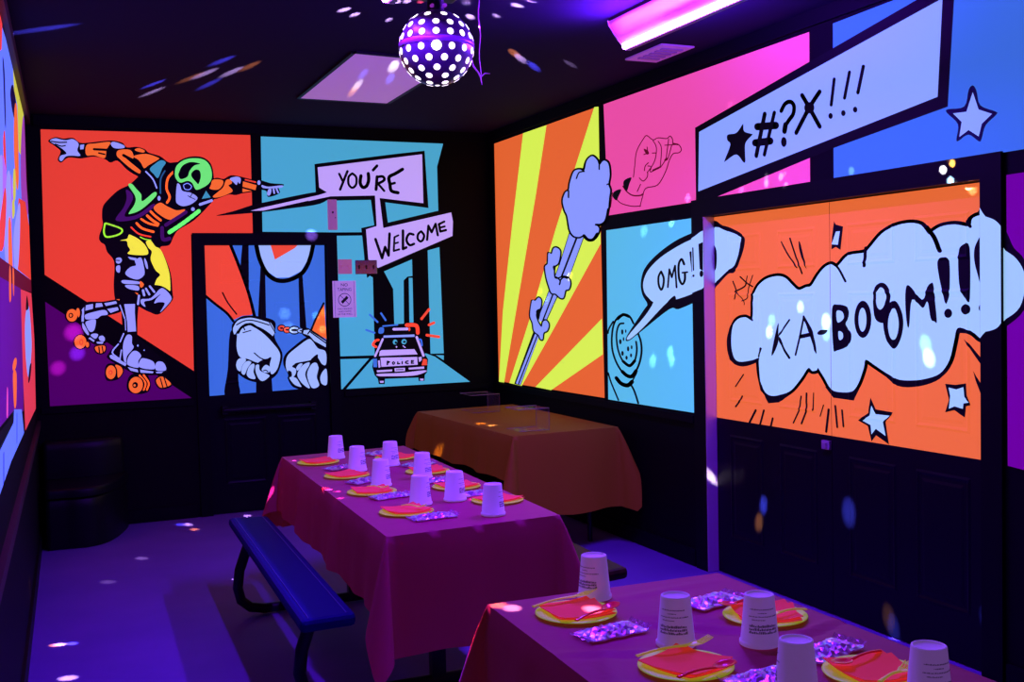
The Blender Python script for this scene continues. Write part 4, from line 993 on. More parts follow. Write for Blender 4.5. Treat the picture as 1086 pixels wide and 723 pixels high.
for y in (BY0, BY1):
    mb = MB(); c = [(2.605, 2.922), (2.61, 2.90), (2.66, 2.83), (2.705, 2.788), (2.735, 2.788), (2.735, CEIL_Z - 0.004)]
    ya, ybb = (y - 0.004, y) if y == BY0 else (y, y + 0.004)
    mb.add([(x, ya, z) for x, z in c] + [(x, ybb, z) for x, z in c], [tuple(range(6)), tuple(reversed(range(6, 12)))] + [(i, i + 6, (i + 1) % 6 + 6, (i + 1) % 6) for i in range(6)])
    mb.build('end_cap', M_PALEMETAL if y == BY1 else M_HOUSE, t, o)
NB = 40
for k in range(NB):
    y = BY1 - 0.012 - k * (BY1 - BY0 - 0.02) / NB
    mb = MB() if k == 0 else None
    if k == 0:
        mb.lathe([(0.0, -0.016), (0.009, -0.0135), (0.0145, -0.006), (0.016, 0.003), (0.0145, 0.012), (0.0, 0.016)], n=8)
        led = mb.build('lamp_bead', M_LAMP, t, (0, 0, 0)); led.location = Vector((2.692, y, 2.803)) - o
    else:
        d = led.copy(); COL.objects.link(d); d.parent = t; d.location = Vector((2.692, y, 2.803)) - o
al = bpy.data.lights.new('black_light', 'AREA'); al.shape = 'RECTANGLE'; al.size = 0.05; al.size_y = BY1 - BY0 - 0.05; al.energy = BAR_POWER; al.color = BAR_COLOR
lo = bpy.data.objects.new('black_light', al); COL.objects.link(lo); lo.parent = t
dirv = Vector((-0.35, 0.0, -1)).normalized()
lo.location = Vector((2.668, (BY0 + BY1) / 2, 2.785)) - o
zq = -dirv; yq = Vector((0, 1, 0)); xq = yq.cross(zq)
lo.rotation_euler = Matrix((xq, yq, zq)).transposed().to_euler()

for xx, sx, pw in ((2.575, -1, 70.0), (2.79, 1, 38.0)):     # added fill lamps, no part of the bar, to brighten the ceiling
    a2 = bpy.data.lights.new('black_light_spill', 'AREA'); a2.shape = 'RECTANGLE'; a2.size = 0.03; a2.size_y = BY1 - BY0 - 0.1; a2.energy = pw; a2.color = BAR_COLOR
    l2 = bpy.data.objects.new('black_light_spill', a2); COL.objects.link(l2); l2.parent = t; l2.location = Vector((xx, (BY0 + BY1) / 2, 2.80)) - o
    zq = -Vector((sx * 0.5, 0, 0.85)).normalized(); xq = yq.cross(zq); l2.rotation_euler = Matrix((xq, yq, zq)).transposed().to_euler()
# a second bar of the same kind over the tables, just above the top of the frame
t2 = t.copy(); COL.objects.link(t2); t2.location = (1.35, 3.78, CEIL_Z); t2['label'] = 'second violet black light bar, on the ceiling above the table with two benches'; t['group'] = t2['group'] = 'black light bars on the ceiling'
for ch in list(t.children):
    if ch.name.startswith('black_light_spill'): continue
    d = ch.copy(); COL.objects.link(d); d.parent = t2
    if d.type == 'LIGHT': d.data = ch.data.copy(); d.data.energy = BAR_POWER * 0.65

# mirror-ball lamp
BC = Vector((1.561, 4.279, 2.624)); BR = 0.153
t = thing('disco_ball_lamp', (BC.x, BC.y, CEIL_Z), 'black ball lamp with rows of glowing white lenses hanging from the ceiling', 'disco lamp'); o = t.location
M_BALL = mat('dark_violet_gloss', (0.07, 0.035, 0.11), rough=0.3, spec=0.5, linear=True)
M_LENS = mat('glowing_lens', (1, 1, 1), rough=0.2, linear=True, glow=2.2, glow_rgb=(255, 240, 255))
M_LENSHOT = mat('glowing_lens_bright', (1, 1, 1), rough=0.2, linear=True, glow=14.0, glow_rgb=(255, 250, 230))
mb = MB(); prof = []
for k in range(33):
    a = -math.pi / 2 + math.pi * k / 32; prof.append((BR * math.cos(a), BR * math.sin(a)))
mb.lathe(prof, 48, c=BC); mb.build('shell', M_BALL, t, o)
mb = MB(); mb.lathe([(BR * 0.995, -0.012), (BR * 1.018, -0.010), (BR * 1.018, 0.010), (BR * 0.995, 0.012)], 48, c=(BC.x, BC.y, BC.z + 0.008)); mb.build('seam_band', mat('violet_band', (0.25, 0.06, 0.5), rough=0.3, linear=True, glow=0.05, glow_rgb=(110, 40, 220)), t, o)
lm = MB(); lm.lathe([(0.0136, -0.003), (0.0138, 0.0005), (0.0128, 0.0014), (0.0, 0.0016)], 16); lens0 = None
view = (Vector((0, 0, 1.6)) - BC).normalized()
az0 = math.atan2(view.y, view.x)
for lat, n, st in ((51, 9, 0.5), (31, 14, 0.0), (14, 16, 0.0), (-8, 15, 0.0), (-25, 14, 0.5), (-41, 11, 0.0), (-56, 8, 0.5), (-73, 4, 0.5), (-89, 1, 0)):
    for k in range(n):
        az = az0 + 2 * math.pi * (k + st) / n; la = math.radians(lat)
        d = Vector((math.cos(la) * math.cos(az), math.cos(la) * math.sin(az), math.sin(la)))
        if lens0 is None: ob = lens0 = lm.build('lens', M_LENS, t)
        else: ob = lens0.copy(); COL.objects.link(ob); ob.parent = t
        ob.rotation_euler = d.to_track_quat('Z', 'Y').to_euler(); ob.location = BC + d * (BR - 0.0005) - o
        if lat == -89: ob.scale = (0.7, 0.7, 0.7)
        if lat == -8 and k == 0:
            ob.data = lens0.data.copy(); ob.data.materials[0] = M_LENSHOT; ob['label'] = 'brightest lens, facing the viewer'; ob.scale = (1.4, 1.4, 1.4)
mb = MB(); mb.tube([(BC.x, BC.y, BC.z + BR - 0.012), (BC.x, BC.y, BC.z + BR + 0.05)], 0.035, 16); mb.build('neck', M_DARKMETAL, t, o)
for s in (-1, 1):
    mb = MB(); p = Vector((BC.x, BC.y, BC.z + BR + 0.012)) + _r * (0.026 * s) + Vector((0, -0.028, 0)); mb.tube([p, p + Vector((0, -0.012, 0))], 0.008); mb.build('knob', mat('violet_knob', (0.4, 0.12, 0.6), rough=0.3, linear=True, glow=0.3, glow_rgb=(200, 60, 240)), t, o)
mb = MB(); mb.box((BC.x - 0.10, BC.y - 0.07, BC.z + BR + 0.05), (BC.x + 0.10, BC.y + 0.07, CEIL_Z - 0.001)); mb.build('motor_box', M_BLACKPL, t, o, bevel=0.01)
# its beams
BEAM = dict(w=(1, 0.96, 0.92), o=(1, 0.42, 0.06), b=(0.12, 0.16, 1), r=(1, 0.1, 0.1), m=(1, 0.1, 0.75), v=(0.35, 0.15, 1), c=(0.45, 0.85, 1), y=(1, 0.7, 0.1))
for x, y, z, c, size, st in SPOTS:
    tgt = Vector((x, y, z)); d = tgt - BC; L = d.length; d.normalize(); src = BC + d * (BR + 0.02); L -= BR + 0.02
    sl = bpy.data.lights.new('light_beam', 'SPOT'); sl.color = BEAM[c]; sl.spot_size = max(0.0175, 2 * math.atan(size * 0.62 / L)); sl.spot_blend = 1.0; sl.shadow_soft_size = 0.0
    sl.energy = SPOT_POWER * st * 4 * math.pi * math.pi * L * L
    so = bpy.data.objects.new('light_beam', sl); COL.objects.link(so); so.parent = t
    so.location = src - o; so.rotation_euler = (-d).to_track_quat('Z', 'Y').to_euler()

# ribbon hanging from the ceiling
M_RIB = mat('violet_ribbon', (0.55, 0.15, 0.75), rough=0.35, linear=True, glow=0.22, glow_rgb=(170, 40, 240))
t = thing('ribbon', (1.80, 4.40, CEIL_Z), 'thin violet curling ribbon hanging from the ceiling right of the ball lamp', 'ribbon'); o = t.location
mb = MB(); mb.tube([(1.803 + 0.004 * math.sin(k * 1.3), 4.40, CEIL_Z - 0.002 - k * 0.0355) for k in range(12)], 0.0022, 6); mb.build('string', M_RIB, t, o)
mb = MB(); e0 = Vector((1.803, 4.40, 2.545))
mb.tube([e0 - _r * 0.035 + Vector((0, 0, 0.075)), e0 - _r * 0.03 + Vector((0, 0, 0.045)), e0 - _r * 0.01 + Vector((0, 0, 0.02)), e0, e0 + _r * 0.006 + Vector((0, 0, -0.035))], [0.002, 0.004, 0.0035, 0.004, 0.001], 6)
mb.tube([e0, e0 + _r * 0.02 + Vector((0, 0, 0.014)), e0 + _r * 0.042 + Vector((0, 0, 0.012))], [0.004, 0.003, 0.001], 6); mb.build('curl', M_RIB, t, o)

# ------------------------------------------------------------------ picnic tables with benches
M_BENCH = mat('dark_bench_vinyl', (0.010, 0.006, 0.15), rough=0.6, spec=0.06, linear=True); noise_bump(M_BENCH, 60, 0.15, 0.002)
M_WOOD = mat('dark_brown_bench', (0.09, 0.042, 0.035), rough=0.5, spec=0.12, linear=True)
nt = M_WOOD.node_tree; wv = nt.nodes.new('ShaderNodeTexWave'); tc = nt.nodes.new('ShaderNodeTexCoord'); rp = nt.nodes.new('ShaderNodeValToRGB')
wv.bands_direction = 'X'; wv.inputs['Scale'].default_value = 5; wv.inputs['Distortion'].default_value = 2.5; wv.inputs['Detail'].default_value = 2
rp.color_ramp.elements[0].color = (0.02, 0.007, 0.006, 1); rp.color_ramp.elements[1].color = (0.04, 0.014, 0.009, 1)
nt.links.new(tc.outputs['Object'], wv.inputs['Vector']); nt.links.new(wv.outputs['Fac'], rp.inputs['Fac']); nt.links.new(rp.outputs['Color'], nt.nodes['Principled BSDF'].inputs['Base Color'])
M_TUBE = mat('black_steel_tube', (0.02, 0.017, 0.03), rough=0.35, metal=0.4, linear=True)
def lerp2(q, u, v):
    A, B, C, D = (Vector(p) for p in q)          # far-left, near-left, near-right, far-right
    return (A * (1 - u) + D * u) * (1 - v) + (B * (1 - u) + C * u) * v
def slab(mb, q, z0, z1, seg=1):
    mb.hexa([(*p, z0) for p in (q[1], q[2], q[3], q[0])], [(*p, z1) for p in (q[1], q[2], q[3], q[0])])
def picnic_table(top, benches, frames, label, bench_mats, ztop=0.748):
    c = lerp2(top, 0.5, 0.5)
    t = thing('picnic_table', (c.x, c.y, 0), label, 'table'); o = t.location
    mb = MB(); slab(mb, top, ztop - 0.04, ztop); mb.build('table_top', M_TUBE, t, o, bevel=0.004)
    for q, m in zip(benches, bench_mats):
        mb = MB(); slab(mb, q, 0.395, 0.445); bo = mb.build('bench', m, t, o, bevel=0.018)
        mb = MB()
        for s in (0.16, 0.84):
            a = lerp2(q, s, 0.01); b = lerp2(q, s, 0.99); mb.tube([(a.x, a.y, 0.4458), (b.x, b.y, 0.4458)], 0.0022, 6)
        if m is M_BENCH:
            so = mb.build('seam', mat('seam_thread', (0.05, 0.05, 0.3), rough=0.5, linear=True), bo, o)
    for y, xl, xr, xc in frames:
        mb = MB()
        path = [(xl + 0.07, y, 0.393), (xl + 0.045, y, 0.33), (xl + 0.012, y, 0.24), (xl, y, 0.15), (xl + 0.015, y, 0.085), (xl + 0.06, y, 0.045), (xl + 0.13, y, 0.03),
                (xc, y, 0.03), (xr - 0.13, y, 0.03), (xr - 0.06, y, 0.045), (xr - 0.015, y, 0.085), (xr, y, 0.15), (xr - 0.012, y, 0.24), (xr - 0.045, y, 0.33), (xr - 0.07, y, 0.393)]
        mb.tube(path, 0.026, 12); mb.build('tube_frame', M_TUBE, t, o)
        mb = MB(); mb.box((xc - 0.03, y - 0.02, 0.03), (xc + 0.03, y + 0.02, ztop - 0.04)); mb.build('post', M_TUBE, t, o)
        mb = MB(); mb.box((xc - 0.28, y - 0.02, ztop - 0.075), (xc + 0.28, y + 0.02, ztop - 0.04)); mb.build('top_brace', M_TUBE, t, o)
    return t
T1 = ((1.205, 5.90), (1.119, 3.705), (1.822, 3.748), (1.915, 5.96))
picnic_table([lerp2(T1, u, v)[:] for u, v in ((0.02, 0.01), (0.02, 0.99), (0.98, 0.99), (0.98, 0.01))],
             [((0.918, 5.95), (0.841, 3.885), (1.052, 3.893), (1.122, 5.90)), ((2.12, 5.95), (2.045, 3.96), (2.262, 4.00), (2.335, 5.95))],
             [(4.2, 0.90, 2.14, 1.47), (5.6, 0.90, 2.20, 1.50)], 'picnic table with two dark benches, farther from the viewer', (M_BENCH, M_WOOD))
T2 = ((1.112, 2.752), (1.02, 0.85), (1.85, 0.85), (1.852, 2.735))
picnic_table([lerp2(T2, u, v)[:] for u, v in ((0.02, 0.01), (0.02, 0.99), (0.98, 0.99), (0.98, 0.01))],
             [],
             [(1.2, 1.16, 1.74, 1.45), (2.3, 1.20, 1.76, 1.48)], 'picnic table under the nearest cloth, at the bottom right', ())
# long side table against the right wall (under the orange cloth)
T3 = ((2.588, 7.70), (2.612, 5.985), (3.362, 6.050), (3.395, 7.78))
c = lerp2(T3, 0.5, 0.5)
t = thing('folding_table', (c.x, c.y, 0), 'folding table under the orange cloth in the far right corner', 'table'); o = t.location
mb = MB(); slab(mb, [lerp2(T3, u, v)[:] for u, v in ((0.02, 0.01), (0.02, 0.99), (0.98, 0.99), (0.98, 0.01))], 0.712, 0.748); mb.build('table_top', M_TUBE, t, o)
for u, v in ((0.15, 0.12), (0.85, 0.12), (0.15, 0.88), (0.85, 0.88)):
    p = lerp2(T3, u, v); mb = MB(); mb.tube([(p.x, p.y, 0.002), (p.x, p.y, 0.713)], 0.016); mb.build('leg', M_TUBE, t, o)

# ------------------------------------------------------------------ tablecloths
def cloth(q, z, d_left, d_near, d_right, d_far, m, label, seed, wrinkles=(), flare=0.3, push=None):
    rnd = random.Random(seed); ph = [rnd.uniform(0, 6.28) for _ in range(8)]
    c = lerp2(q, 0.5, 0.5); mb = MB(); NU, NV = 44, 104
    def ztop(p):
        h = 0.0
        for (x0, y0, x1, y1, w, a) in wrinkles:
            d = Vector((x1 - x0, y1 - y0)); L = d.length; d /= L; r = Vector((p.x - x0, p.y - y0)); s = r.dot(d); e = r.x * d.y - r.y * d.x
            if -0.1 < s < L + 0.1: h += a * math.exp(-(e / w) ** 2) * max(0.0, math.sin(math.pi * min(max((s + 0.1) / (L + 0.2), 0), 1)))
        return z + h
    mb.grid([[(*(p := lerp2(q, i / NU, j / NV)), ztop(p)) for i in range(NU + 1)] for j in range(NV + 1)])
    # perimeter: left side far->near, near edge, right side near->far, far edge; each corner fans out
    per = []; cen = c
    sides = ((q[0], q[1], d_left), (q[1], q[2], d_near), (q[2], q[3], d_right), (q[3], q[0], d_far))
    for k, (A, B, d) in enumerate(sides):
        A = Vector(A); B = Vector(B); e = (B - A); L = e.length; e.normalize(); nrm = Vector((e.y, -e.x))
        if nrm.dot((A + B) / 2 - cen) < 0: nrm = -nrm
        n = max(8, int(L / 0.035))
        dn = sides[(k + 1) % 4][2]; C2 = Vector(sides[(k + 1) % 4][1]); e2 = (C2 - B).normalized(); n2 = Vector((e2.y, -e2.x))
        if n2.dot((B + C2) / 2 - cen) < 0: n2 = -n2
        for i in range(n):
            s = i / n; per.append((A + e * (L * s), nrm, d, 0.0, L * s + k * 10, min(s, 1 - s) * L))
        for i in range(15):
            f = i / 14 * math.pi / 2; dirv = (nrm * math.cos(f) + n2 * math.sin(f)).normalized()
            ln = min(d / max(math.cos(f), 1e-3), dn / max(math.sin(f), 1e-3)); ln = min(ln, 1.18 * max(d, dn))
            per.append((B, dirv, ln, math.sin(2 * f), L + k * 10, 0.0))
    rows = []; NR = 16
    for r in range(NR + 1):
        tt = r / NR; row = []
        for b, n, ln, cf, s, dc in per:
            off0 = 0.012 * (1 - math.exp(-tt * 8))
            rip = (0.010 * math.sin(s * 9 + ph[0]) + 0.007 * math.sin(s * 17 + ph[1]) + 0.004 * math.sin(s * 31 + ph[2])) * tt * (1 if cf == 0 else 1 - cf)
            near = math.exp(-(dc / 0.10) ** 2)
            off = off0 + (0.022 * tt if cf == 0 else 0) * (1 - 0.4 * near) + max(rip, -0.02) * (1 if cf == 0 else 0.5) + cf * flare * ln * tt + 0.02 * tt * (cf > 0)
            dz = ln * tt if cf == 0 else math.sqrt(max((ln * tt) ** 2 - (cf * flare * ln * tt) ** 2, 0))
            dz += (0.006 * math.sin(s * 13 + ph[3])) * (tt if cf == 0 else 0)
            p = b + n * off
            zz = z - 0.003 * (tt > 0) - dz
            if r == 0: p = b; zz = ztop(b)
            row.append((p.x, p.y, max(zz, 0.01)))
        rows.append(row)
    mb.grid(rows, closed=True)
    bm_o = mb.build('tablecloth', m, None, (c.x, c.y, 0))
    bm = bmesh.new(); bm.from_mesh(bm_o.data); bmesh.ops.remove_doubles(bm, verts=bm.verts, dist=0.0006); bmesh.ops.recalc_face_normals(bm, faces=bm.faces); bm.to_mesh(bm_o.data); bm.free()
    return tag(bm_o, label, 'tablecloth')
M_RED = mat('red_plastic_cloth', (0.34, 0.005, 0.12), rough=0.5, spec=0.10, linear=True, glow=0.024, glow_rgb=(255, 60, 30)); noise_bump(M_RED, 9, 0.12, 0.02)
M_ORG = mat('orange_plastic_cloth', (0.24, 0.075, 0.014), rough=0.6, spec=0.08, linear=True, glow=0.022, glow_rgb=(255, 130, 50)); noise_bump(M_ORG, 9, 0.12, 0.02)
CZ = 0.756
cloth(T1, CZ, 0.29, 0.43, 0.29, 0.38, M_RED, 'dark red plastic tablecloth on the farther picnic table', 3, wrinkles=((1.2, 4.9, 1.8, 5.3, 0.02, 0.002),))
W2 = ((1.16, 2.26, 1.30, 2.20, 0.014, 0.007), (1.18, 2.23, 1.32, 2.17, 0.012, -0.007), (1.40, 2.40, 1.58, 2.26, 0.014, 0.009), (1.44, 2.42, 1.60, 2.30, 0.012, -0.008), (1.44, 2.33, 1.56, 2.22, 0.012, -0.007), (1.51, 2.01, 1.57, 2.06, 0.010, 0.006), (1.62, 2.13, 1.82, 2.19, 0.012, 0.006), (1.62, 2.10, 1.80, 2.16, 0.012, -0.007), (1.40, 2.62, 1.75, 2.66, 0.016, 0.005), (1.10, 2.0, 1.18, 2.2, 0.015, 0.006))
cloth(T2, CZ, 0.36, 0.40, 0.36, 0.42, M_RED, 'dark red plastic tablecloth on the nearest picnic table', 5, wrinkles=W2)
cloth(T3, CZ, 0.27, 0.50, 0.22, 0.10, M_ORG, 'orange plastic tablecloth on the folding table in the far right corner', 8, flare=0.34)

# ------------------------------------------------------------------ place settings
TZ = CZ + 0.0035
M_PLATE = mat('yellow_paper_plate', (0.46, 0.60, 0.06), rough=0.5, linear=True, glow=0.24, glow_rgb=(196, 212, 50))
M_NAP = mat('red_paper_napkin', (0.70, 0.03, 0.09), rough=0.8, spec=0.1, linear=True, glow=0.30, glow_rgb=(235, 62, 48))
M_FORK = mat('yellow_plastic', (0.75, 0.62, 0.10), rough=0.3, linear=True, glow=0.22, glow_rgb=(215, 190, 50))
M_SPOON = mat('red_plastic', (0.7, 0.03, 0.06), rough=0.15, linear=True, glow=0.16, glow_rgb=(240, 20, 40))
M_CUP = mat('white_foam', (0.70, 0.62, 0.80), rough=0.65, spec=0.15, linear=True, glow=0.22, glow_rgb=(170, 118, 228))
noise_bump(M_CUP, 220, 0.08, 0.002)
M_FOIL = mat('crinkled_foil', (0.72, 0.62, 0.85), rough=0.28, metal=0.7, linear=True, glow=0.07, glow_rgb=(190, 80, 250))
nt = M_FOIL.node_tree; bs = nt.nodes['Principled BSDF']; tc = nt.nodes.new('ShaderNodeTexCoord'); vo = nt.nodes.new('ShaderNodeTexVoronoi'); rp = nt.nodes.new('ShaderNodeValToRGB')
vo.inputs['Scale'].default_value = 34; sp = nt.nodes.new('ShaderNodeSeparateColor')
rp.color_ramp.elements[0].color = (0.25, 0.08, 0.5, 1); rp.color_ramp.elements[1].color = (0.95, 0.85, 1.0, 1)
e = rp.color_ramp.elements.new(0.4); e.color = (0.7, 0.25, 0.8, 1); e = rp.color_ramp.elements.new(0.62); e.color = (0.35, 0.7, 0.85, 1)
nt.links.new(tc.outputs['Object'], vo.inputs['Vector']); nt.links.new(vo.outputs['Color'], sp.inputs['Color']); nt.links.new(sp.outputs['Red'], rp.inputs['Fac']); nt.links.new(rp.outputs['Color'], bs.inputs['Base Color'])
M_FILM = mat('clear_crimped_film', (0.7, 0.5, 0.8), rough=0.2, metal=0.3, alpha=0.45, linear=True)

def plate_mesh():
    mb = MB(); mb.lathe([(0.0, 0.002), (0.072, 0.002), (0.080, 0.0042), (0.092, 0.0062), (0.102, 0.0072), (0.1075, 0.0062), (0.108, 0.0050), (0.102, 0.0058), (0.091, 0.0046), (0.079, 0.0020), (0.07, 0.0), (0.0, 0.0)], 44); return mb
PLATE = plate_mesh().build('plate', M_PLATE).data
def napkin_mesh(rz, seed):
    rnd = random.Random(seed); mb = MB(); h = 0.076
    for lay, (dx, dy, dr, z) in enumerate(((0.005, -0.004, -0.16, 0.0072), (0, 0, 0, 0.0115))):
        n = 8; pts = []
        for i in range(n + 1):
            row = []
            for j in range(n + 1):
                x = (i / n * 2 - 1) * h; y = (j / n * 2 - 1) * h; a = rz + dr
                rr = max(abs(x), abs(y)) / h
                zz = z + 0.0010 * math.sin(x * 40 + seed + lay) + 0.0008 * math.sin(y * 55 + seed) + (0.0085 * max(0, math.hypot(x, y) - 0.066) / 0.04)
                row.append((dx + x * math.cos(a) - y * math.sin(a), dy + x * math.sin(a) + y * math.cos(a), zz))
            pts.append(row)
        mb.grid(pts)
        mb.grid([[(p[0], p[1], p[2] - 0.0022) for p in reversed(row)] for row in pts])
        edge = [r[0] for r in pts] + pts[-1][1:] + [r[-1] for r in reversed(pts[:-1])] + list(reversed(pts[0][1:-1]))
        mb.grid([[(p[0], p[1], p[2] - 0.0022) for p in edge], edge], closed=True, smooth=False)
    return mb
def cutlery(name, m, a, b, kind, label, group):
    """handle end a -> head end b"""
    A = Vector(a); B = Vector(b); d = B - A; L = d.length; ang = math.atan2(d.y, d.x)
    t = thing(name, A, label, kind, group, ang); s = L / 0.16
    def prof(u): return (0.0042 + 0.0008 * math.cos(u * 6)) * 1.0
    mb = MB(); n = 16; up = []; dn = []
    hl = 0.105 * s
    for i in range(n + 1):
        x = hl * i / n; w = 0.0058 - 0.0022 * math.sin(math.pi * i / n); z = 0.004 * math.sin(math.pi * i / n) + (B.z - A.z) * x / L
        up.append([(x, -w, z + 0.001), (x, -w * 0.4, z + 0.0028), (x, w * 0.4, z + 0.0028), (x, w, z + 0.001), (x, w, z - 0.001), (x, -w, z - 0.001)])
    mb.grid(up, closed=True); mb.add(up[0], [tuple(range(6))]); mb.build('handle', m, t)
    hx = hl - 0.004; z0 = (B.z - A.z) * hl / L; mb = MB(); hd = L - hx
    def outline(kind, u):
        if kind == 'spoon': return 0.004 + 0.0165 * math.sin(math.pi * min(1, u * 0.93 + 0.02)) ** 0.8
        return 0.004 + 0.0095 * min(1, u * 2.4) ** 0.8
    rows = []; n = 14; umax = 1.0 if kind == 'spoon' else 0.55
    for i in range(n + 1):
        u = umax * i / n; w = outline(kind, u); row = []
        for j in range(9):
            v = j / 8 * 2 - 1; dip = -0.006 * math.sin(math.pi * min(u, 1)) * (1 - v * v) if kind == 'spoon' else -0.004 * math.sin(math.pi * u / 0.9) * (1 - v * v * 0.5)
            lift = 0.012 * u * u if kind == 'fork' else 0.005 * u
            row.append((hx + hd * u, w * v, z0 + dip + lift + 0.001))
        rows.append(row)
    mb.grid(rows)
    if kind == 'fork':
        for k in range(4):
            v = (k - 1.5) / 1.5 * 0.0105; pr = []
            for i in range(6):
                u = 0.53 + 0.47 * i / 5; w = 0.0019 * (1 - 0.5 * i / 5); zz = z0 + 0.012 * u * u + 0.001 - 0.003 * (1 - i / 5)
                pr.append([(hx + hd * u, v - w, zz), (hx + hd * u, v + w, zz)])
            mb.grid(pr)
    mb.build('fork_head' if kind == 'fork' else 'spoon_bowl', m, t, solid=0.0014)
    return t
def cup_parts():
    mb = MB()
    mb.lathe([(0.0470, 0.0), (0.0480, 0.002), (0.0480, 0.009), (0.0462, 0.0105), (0.0448, 0.012), (0.0352, 0.1165), (0.0344, 0.1190), (0.0325, 0.1198), (0.0298, 0.1192), (0.0290, 0.1160), (0.0285, 0.1155), (0.0, 0.1160)], 36)
    mb.lathe([(0.0470, 0.0), (0.0435, 0.001), (0.0330, 0.113), (0.0, 0.113)], 36); return mb
CUP = cup_parts().build('body', M_CUP).data
def print_parts():
    mb = MB(); rnd = random.Random(4)
    def patch(a0, a1, z0, z1):
        n = max(1, int((a1 - a0) / 0.06)); pts = []
        for i in range(n + 1):
            a = a0 + (a1 - a0) * i / n; row = []
            for z in (z0, z1):
                r = 0.0448 + (0.0352 - 0.0448) * (z - 0.012) / (0.1165 - 0.012) + 0.0004; row.append((r * math.cos(a), r * math.sin(a), z))
            pts.append(row)
        mb.grid(pts)
    for z, h, x0, x1 in ((0.090, 0.0022, -0.85, 0.75), (0.082, 0.0018, -0.35, 0.2), (0.0735, 0.0022, -0.9, 1.0), (0.066, 0.0018, -0.7, 0.1)):
        a = x0
        while a < x1:
            w = rnd.uniform(0.025, 0.07); patch(a, min(a + w, x1), z, z + h * rnd.uniform(0.8, 1.3)); a += w + rnd.uniform(0.015, 0.035)
    for z0 in (0.050, 0.0425, 0.035):
        a = -0.85
        while a < 0.85:
            w = rnd.uniform(0.03, 0.08); patch(a, a + w, z0, z0 + rnd.uniform(0.003, 0.0065)); a += w + rnd.uniform(0.012, 0.03)
    return mb
PRINT = print_parts().build('print', mat('grey_print', (0.10, 0.075, 0.16), rough=0.7, linear=True)).data
def packet_mesh(seed):
    rnd = random.Random(seed); mb = MB(); nu, nv = 18, 10; lx, ly = 0.084, 0.045; top = []; bot = []
    for i in range(nu + 1):
        rt = []; rb = []
        for j in range(nv + 1):
            u = i / nu * 2 - 1; v = j / nv * 2 - 1
            full = max(0.0, (1 - abs(u) ** 3)) * max(0.0, 1 - v * v) ** 0.6
            jx = rnd.uniform(-0.003, 0.003); jy = rnd.uniform(-0.0025, 0.0025)
            x = u * lx + jx * (abs(u) < 0.98); y = v * ly * (1 + 0.06 * math.sin(u * 9 + seed)) + jy * (abs(v) < 0.98)
            rt.append((x, y, 0.0045 + 0.010 * full + rnd.uniform(-0.0030, 0.0030) * (0.4 + full))); rb.append((x, y, 0.0008))
        top.append(rt); bot.append(rb)
    mb.grid(top, smooth=False); mb.grid([list(reversed(r)) for r in bot], smooth=False)
    edge = lambda g: [r[0] for r in g] + g[-1][1:] + [r[-1] for r in reversed(g[:-1])] + list(reversed(g[0][1:-1]))
    mb.grid([edge(bot), edge(top)], closed=True, smooth=False)
    fls = []
    for sg in (-1, 1):
        fl = MB(); pts = [[(sg * (lx + 0.012 * a), (j / 10 * 2 - 1) * ly * 0.97, 0.004 + 0.0025 * math.sin(j * 2.4 + a * 2 + seed) + 0.010 * a * abs(math.sin(seed + sg))) for j in range(11)] for a in (0, 0.5, 1)]
        fl.grid(pts, smooth=False); fls.append(fl.build('crimped_end', M_FILM).data)
    return mb.build('pouch', M_FOIL).data, fls[0], fls[1]
POUCH = [packet_mesh(s) for s in (1, 2, 3)]
for nm in [ob for ob in COL.objects if ob.parent is None and ob.type == 'MESH' and ob.data in [PLATE, CUP, PRINT] + [d for p in POUCH for d in p]]: COL.objects.unlink(nm); bpy.data.objects.remove(nm)
def child(name, data, parent, loc=(0, 0, 0), rz=0):
    ob = bpy.data.objects.new(name, data); COL.objects.link(ob); ob.parent = parent; ob.location = loc; ob.rotation_euler = (0, 0, rz); return ob
def top_mesh(name, data, loc, rz, label, cat, group):
    ob = bpy.data.objects.new(name, data); COL.objects.link(ob); ob.location = loc; ob.rotation_euler = (0, 0, rz); return tag(ob, label, cat, group)
def cup(x, y, rz, printed, label, group):
    t = thing('foam_cup', (x, y, TZ), label, 'cup', group, rz); child('body', CUP, t)
    child('print', PRINT, t); return t
ORD = ('farthest', 'second from the far end', 'third from the far end', 'nearest')
SIDE1 = [('left', (1.324, 5.563), (1.445, 5.670), (1.390, 5.321)), ('left', (1.341, 5.066), (1.430, 5.201), (1.375, 4.878)), ('left', (1.322, 4.582), (1.406, 4.720), (1.363, 4.437)), ('left', (1.316, 4.083), (1.417, 4.208), (1.375, 3.936)),
         ('right', (1.718, 5.50), (1.624, 5.280), (1.698, 5.712)), ('right', (1.719, 4.985), (1.635, 4.815), (1.748, 5.222)), ('right', (1.690, 4.515), (1.574, 4.226), (1.689, 4.715)), ('right', (1.722, 4.125), (1.596, 3.868), (1.692, 4.304))]
